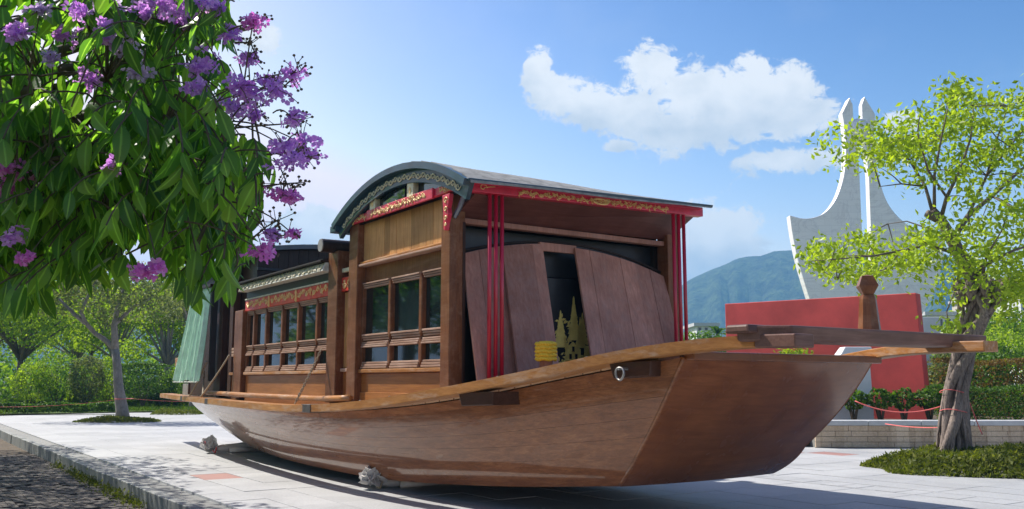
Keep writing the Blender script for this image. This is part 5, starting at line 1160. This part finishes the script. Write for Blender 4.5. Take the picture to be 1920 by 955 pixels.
    for i, (w_, p_, d, s_, l, k) in enumerate(leaves):
        n_ = d.cross(s_); M4 = Matrix(((d.x * l, s_.x * l, n_.x * l, p_.x), (d.y * l, s_.y * l, n_.y * l, p_.y), (d.z * l, s_.z * l, n_.z * l, p_.z), (0, 0, 0, 1)))
        if i < 290:
            o = link('leaf', mes[k], e); o.matrix_local = M4
        else:
            vs, fs = variants[k]; A4 = np.array(M4); V.append(np.array(vs) @ A4[:3, :3].T + A4[:3, 3]); Fc.append(np.array(fs) + off); off += len(vs)
    o = link('foliage', np_mesh('foliage', np.concatenate(V), np.concatenate(Fc), 'leaf_myrtle'), e); tag(o, kind='stuff')
    o.data.shade_smooth(); o.data.attributes.new('rib', 'FLOAT', 'POINT').data.foreach_set('value', np.tile([0., 1., 0.], len(o.data.vertices) // 3).astype(np.float32))
    # blossoms: crinkled petals round each flower, several flowers to a panicle
    def cluster(c, rad, mat, nfl, seed):
        q = np.random.default_rng(seed); vs = []; fs = []; off = 0
        fl = q.normal(0, 1, (nfl, 3)) * rad * np.array([.55, .5, .36])
        for cpos in fl:
            up = q.normal(0, 1, 3) + np.array([.2, -.7, .6]); up /= np.linalg.norm(up); a0 = q.uniform(0, 6.28); t1 = np.cross(up, [0.3, .9, .2]); t1 /= np.linalg.norm(t1); t2 = np.cross(up, t1); sz = q.uniform(.014, .024)
            for k in range(6):
                a = a0 + k * 1.047; d = t1 * math.cos(a) + t2 * math.sin(a); s_ = np.cross(up, d); z = q.uniform(-.1, .5)
                ctr = cpos + d * sz * .3
                pts = [ctr, ctr + d * sz * .55 - s_ * sz * .5 + up * sz * (z + .2 * q.normal()), ctr + d * sz * 1.15 - s_ * sz * .22 + up * sz * (z * .6 + .25 * q.normal()), ctr + d * sz * 1.15 + s_ * sz * .25 + up * sz * (z * .6 + .25 * q.normal()), ctr + d * sz * .55 + s_ * sz * .5 + up * sz * (z + .2 * q.normal())]
                vs += [tuple(x) for x in pts]; fs += [(off, off + 1, off + 2), (off, off + 2, off + 3), (off, off + 3, off + 4)]; off += 5
        me = bpy.data.meshes.new('flower_cluster'); me.from_pydata(vs, [], fs); me.materials.append(MATS[mat]); o = link('flower_cluster', me, e, c); return o
    spec = [(290, 12, .11, 0), (170, 62, .08, 0), (30, 58, .10, 0), (163, 148, .09, 0), (258, 134, .09, 2), (378, 122, .11, 0), (365, 165, .07, 0), (24, 318, .115, 1), (2, 345, .115, 1), (448, 160, .10, 0), (470, 185, .09, 0), (515, 165, .09, 0), (500, 150, .06, 0), (551, 137, .065, 0), (547, 222, .065, 0), (530, 275, .09, 0), (565, 270, .10, 0), (550, 300, .10, 0), (585, 295, .05, 0), (530, 366, .07, 1), (545, 369, .05, 1), (492, 472, .08, 1), (510, 442, .05, 0), (552, 441, .025, 1), (270, 510, .075, 1), (295, 500, .03, 1), (150, 22, .07, 0), (205, 72, .08, 0), (235, 82, .08, 2), (230, 92, .06, 2), (395, 15, .09, 0), (430, 66, .09, 0), (475, 40, .07, 1), (335, 18, .08, 0), (350, 38, .08, 0), (50, 488, .05, 1), (262, 236, .05, 2), (122, 65, .08, 0), (100, 108, .06, 2), (25, 440, .06, 0), (190, 10, .07, 2), (75, 18, .05, 2), (465, 110, .06, 0), (440, 200, .08, 0), (480, 215, .06, 0), (200, 50, .06, 0), (210, 310, .05, 0), (270, 20, .07, 0), (310, 5, .08, 0)]
    st = MB(); bud = MB()
    for i, (x, y, rad, k) in enumerate(spec):
        Y = rr.uniform(3.75, 4.1); c = W(x, y, Y); cluster(c, rad * .6, ('petal', 'petal_pink', 'petal_pale')[k], max(6, int(rad * 210)), 900 + i)
        nr = Vector(lim[np.argsort(((lim - np.array(tuple(c))) ** 2).sum(1))[rr.randrange(12)]]); nr = c + (nr - c) * min(1, .4 / max(.01, (nr - c).length)); st.tube(bez(nr, nr.lerp(c, .5) + Vector((0, 0, .05)), c, 6), [.004, .004, .0035, .003, .003, .0025], 4)
        if x > 430:
            for q in range(6):
                d = Vector((rr.gauss(.3, .6), rr.gauss(0, .5), rr.gauss(.15, .7))).normalized(); p_ = c + d * rad * rr.uniform(.7, 1.3); st.tube([c, c.lerp(p_, .6) + Vector((0, 0, .01)), p_], [.0025, .002, .0015], 4); bud.lathe([(0, -.005), (.0045, -.003), (.005, .003), (0, .006)], p_, 6)
    for pts in ([(430, 250), (470, 210), (510, 185), (550, 145), (572, 132)], [(440, 240), (500, 235), (545, 232), (578, 218)], [(450, 200), (490, 165), (530, 150)], [(500, 290), (550, 285), (598, 300)], [(490, 350), (530, 345), (570, 342)], [(470, 450), (500, 425), (528, 410)], [(420, 60), (460, 45), (490, 38)], [(440, 80), (470, 80), (482, 110)], [(480, 400), (500, 438), (555, 445)]):
        p3 = [W(x, y, 3.95) for x, y in pts]; st.tube(p3, [.005 - .003 * i / (len(p3) - 1) for i in range(len(p3))], 5)
        for q in range(16):
            t = rr.uniform(.35, 1) * (len(p3) - 1); i = min(int(t), len(p3) - 2); c = p3[i].lerp(p3[i + 1], t - i); p_ = c + Vector((rr.gauss(0, .03), rr.gauss(0, .03), rr.gauss(0, .03))); st.tube([c, p_], [.002, .0015], 4); bud.lathe([(0, -.006), (.0065, -.003), (.0075, .003), (0, .008)], p_, 6)
    tag(st.build('flower_stalks', 'twig', e), kind='stuff'); tag(bud.build('buds', 'twig', e, True), kind='stuff')
myrtle()
# a neighbour of the same kind outside the frame at left; its crown shades the brick path and shows at the left edge
tree('shade_tree', (-12.0, 17.6, -.2), 7.2, 3.5, 'dark leafed tree whose crown hangs in at the left edge above the lawn', 'leaf_myrtle', 'bark_dark', 6000, .17, .2, .42, None, 91, 20)
tree('shade_tree', (-15.5, 21.5, -.2), 7.6, 3.4, 'second dark leafed tree half hidden at the left edge', 'leaf_myrtle', 'bark_dark', 7000, .17, .2, .42, None, 92, 18)
tree('path_tree', (-8.7, 13.3, -.25), 6.4, 2.5, 'leafy tree beside the kerb just outside the left edge', 'leaf_myrtle', 'bark_dark', 4200, .16, .16, .56, None, 95, 15)
for i, (X, Y) in enumerate(((-19.5, -13.5), (-13.5, -15), (-7.5, -14), (-1.5, -15), (-24, -10), (-30, -12))):
    P = boat_w(X, Y); tree('avenue_tree', (P.x, P.y, -.25), 7.5 + i % 3, 3.4, ['leafy tree across the path opposite the stern', 'leafy tree across the path opposite the aft cabin', 'leafy tree across the path opposite the middle windows', 'leafy tree across the path opposite the bow', 'leafy tree across the path behind the stern', 'last leafy tree of the row across the path'][i], 'leaf_tree', 'bark_dark', 5000, .24, .2, .2, 'row of trees across the brick path', 130 + i, 18)
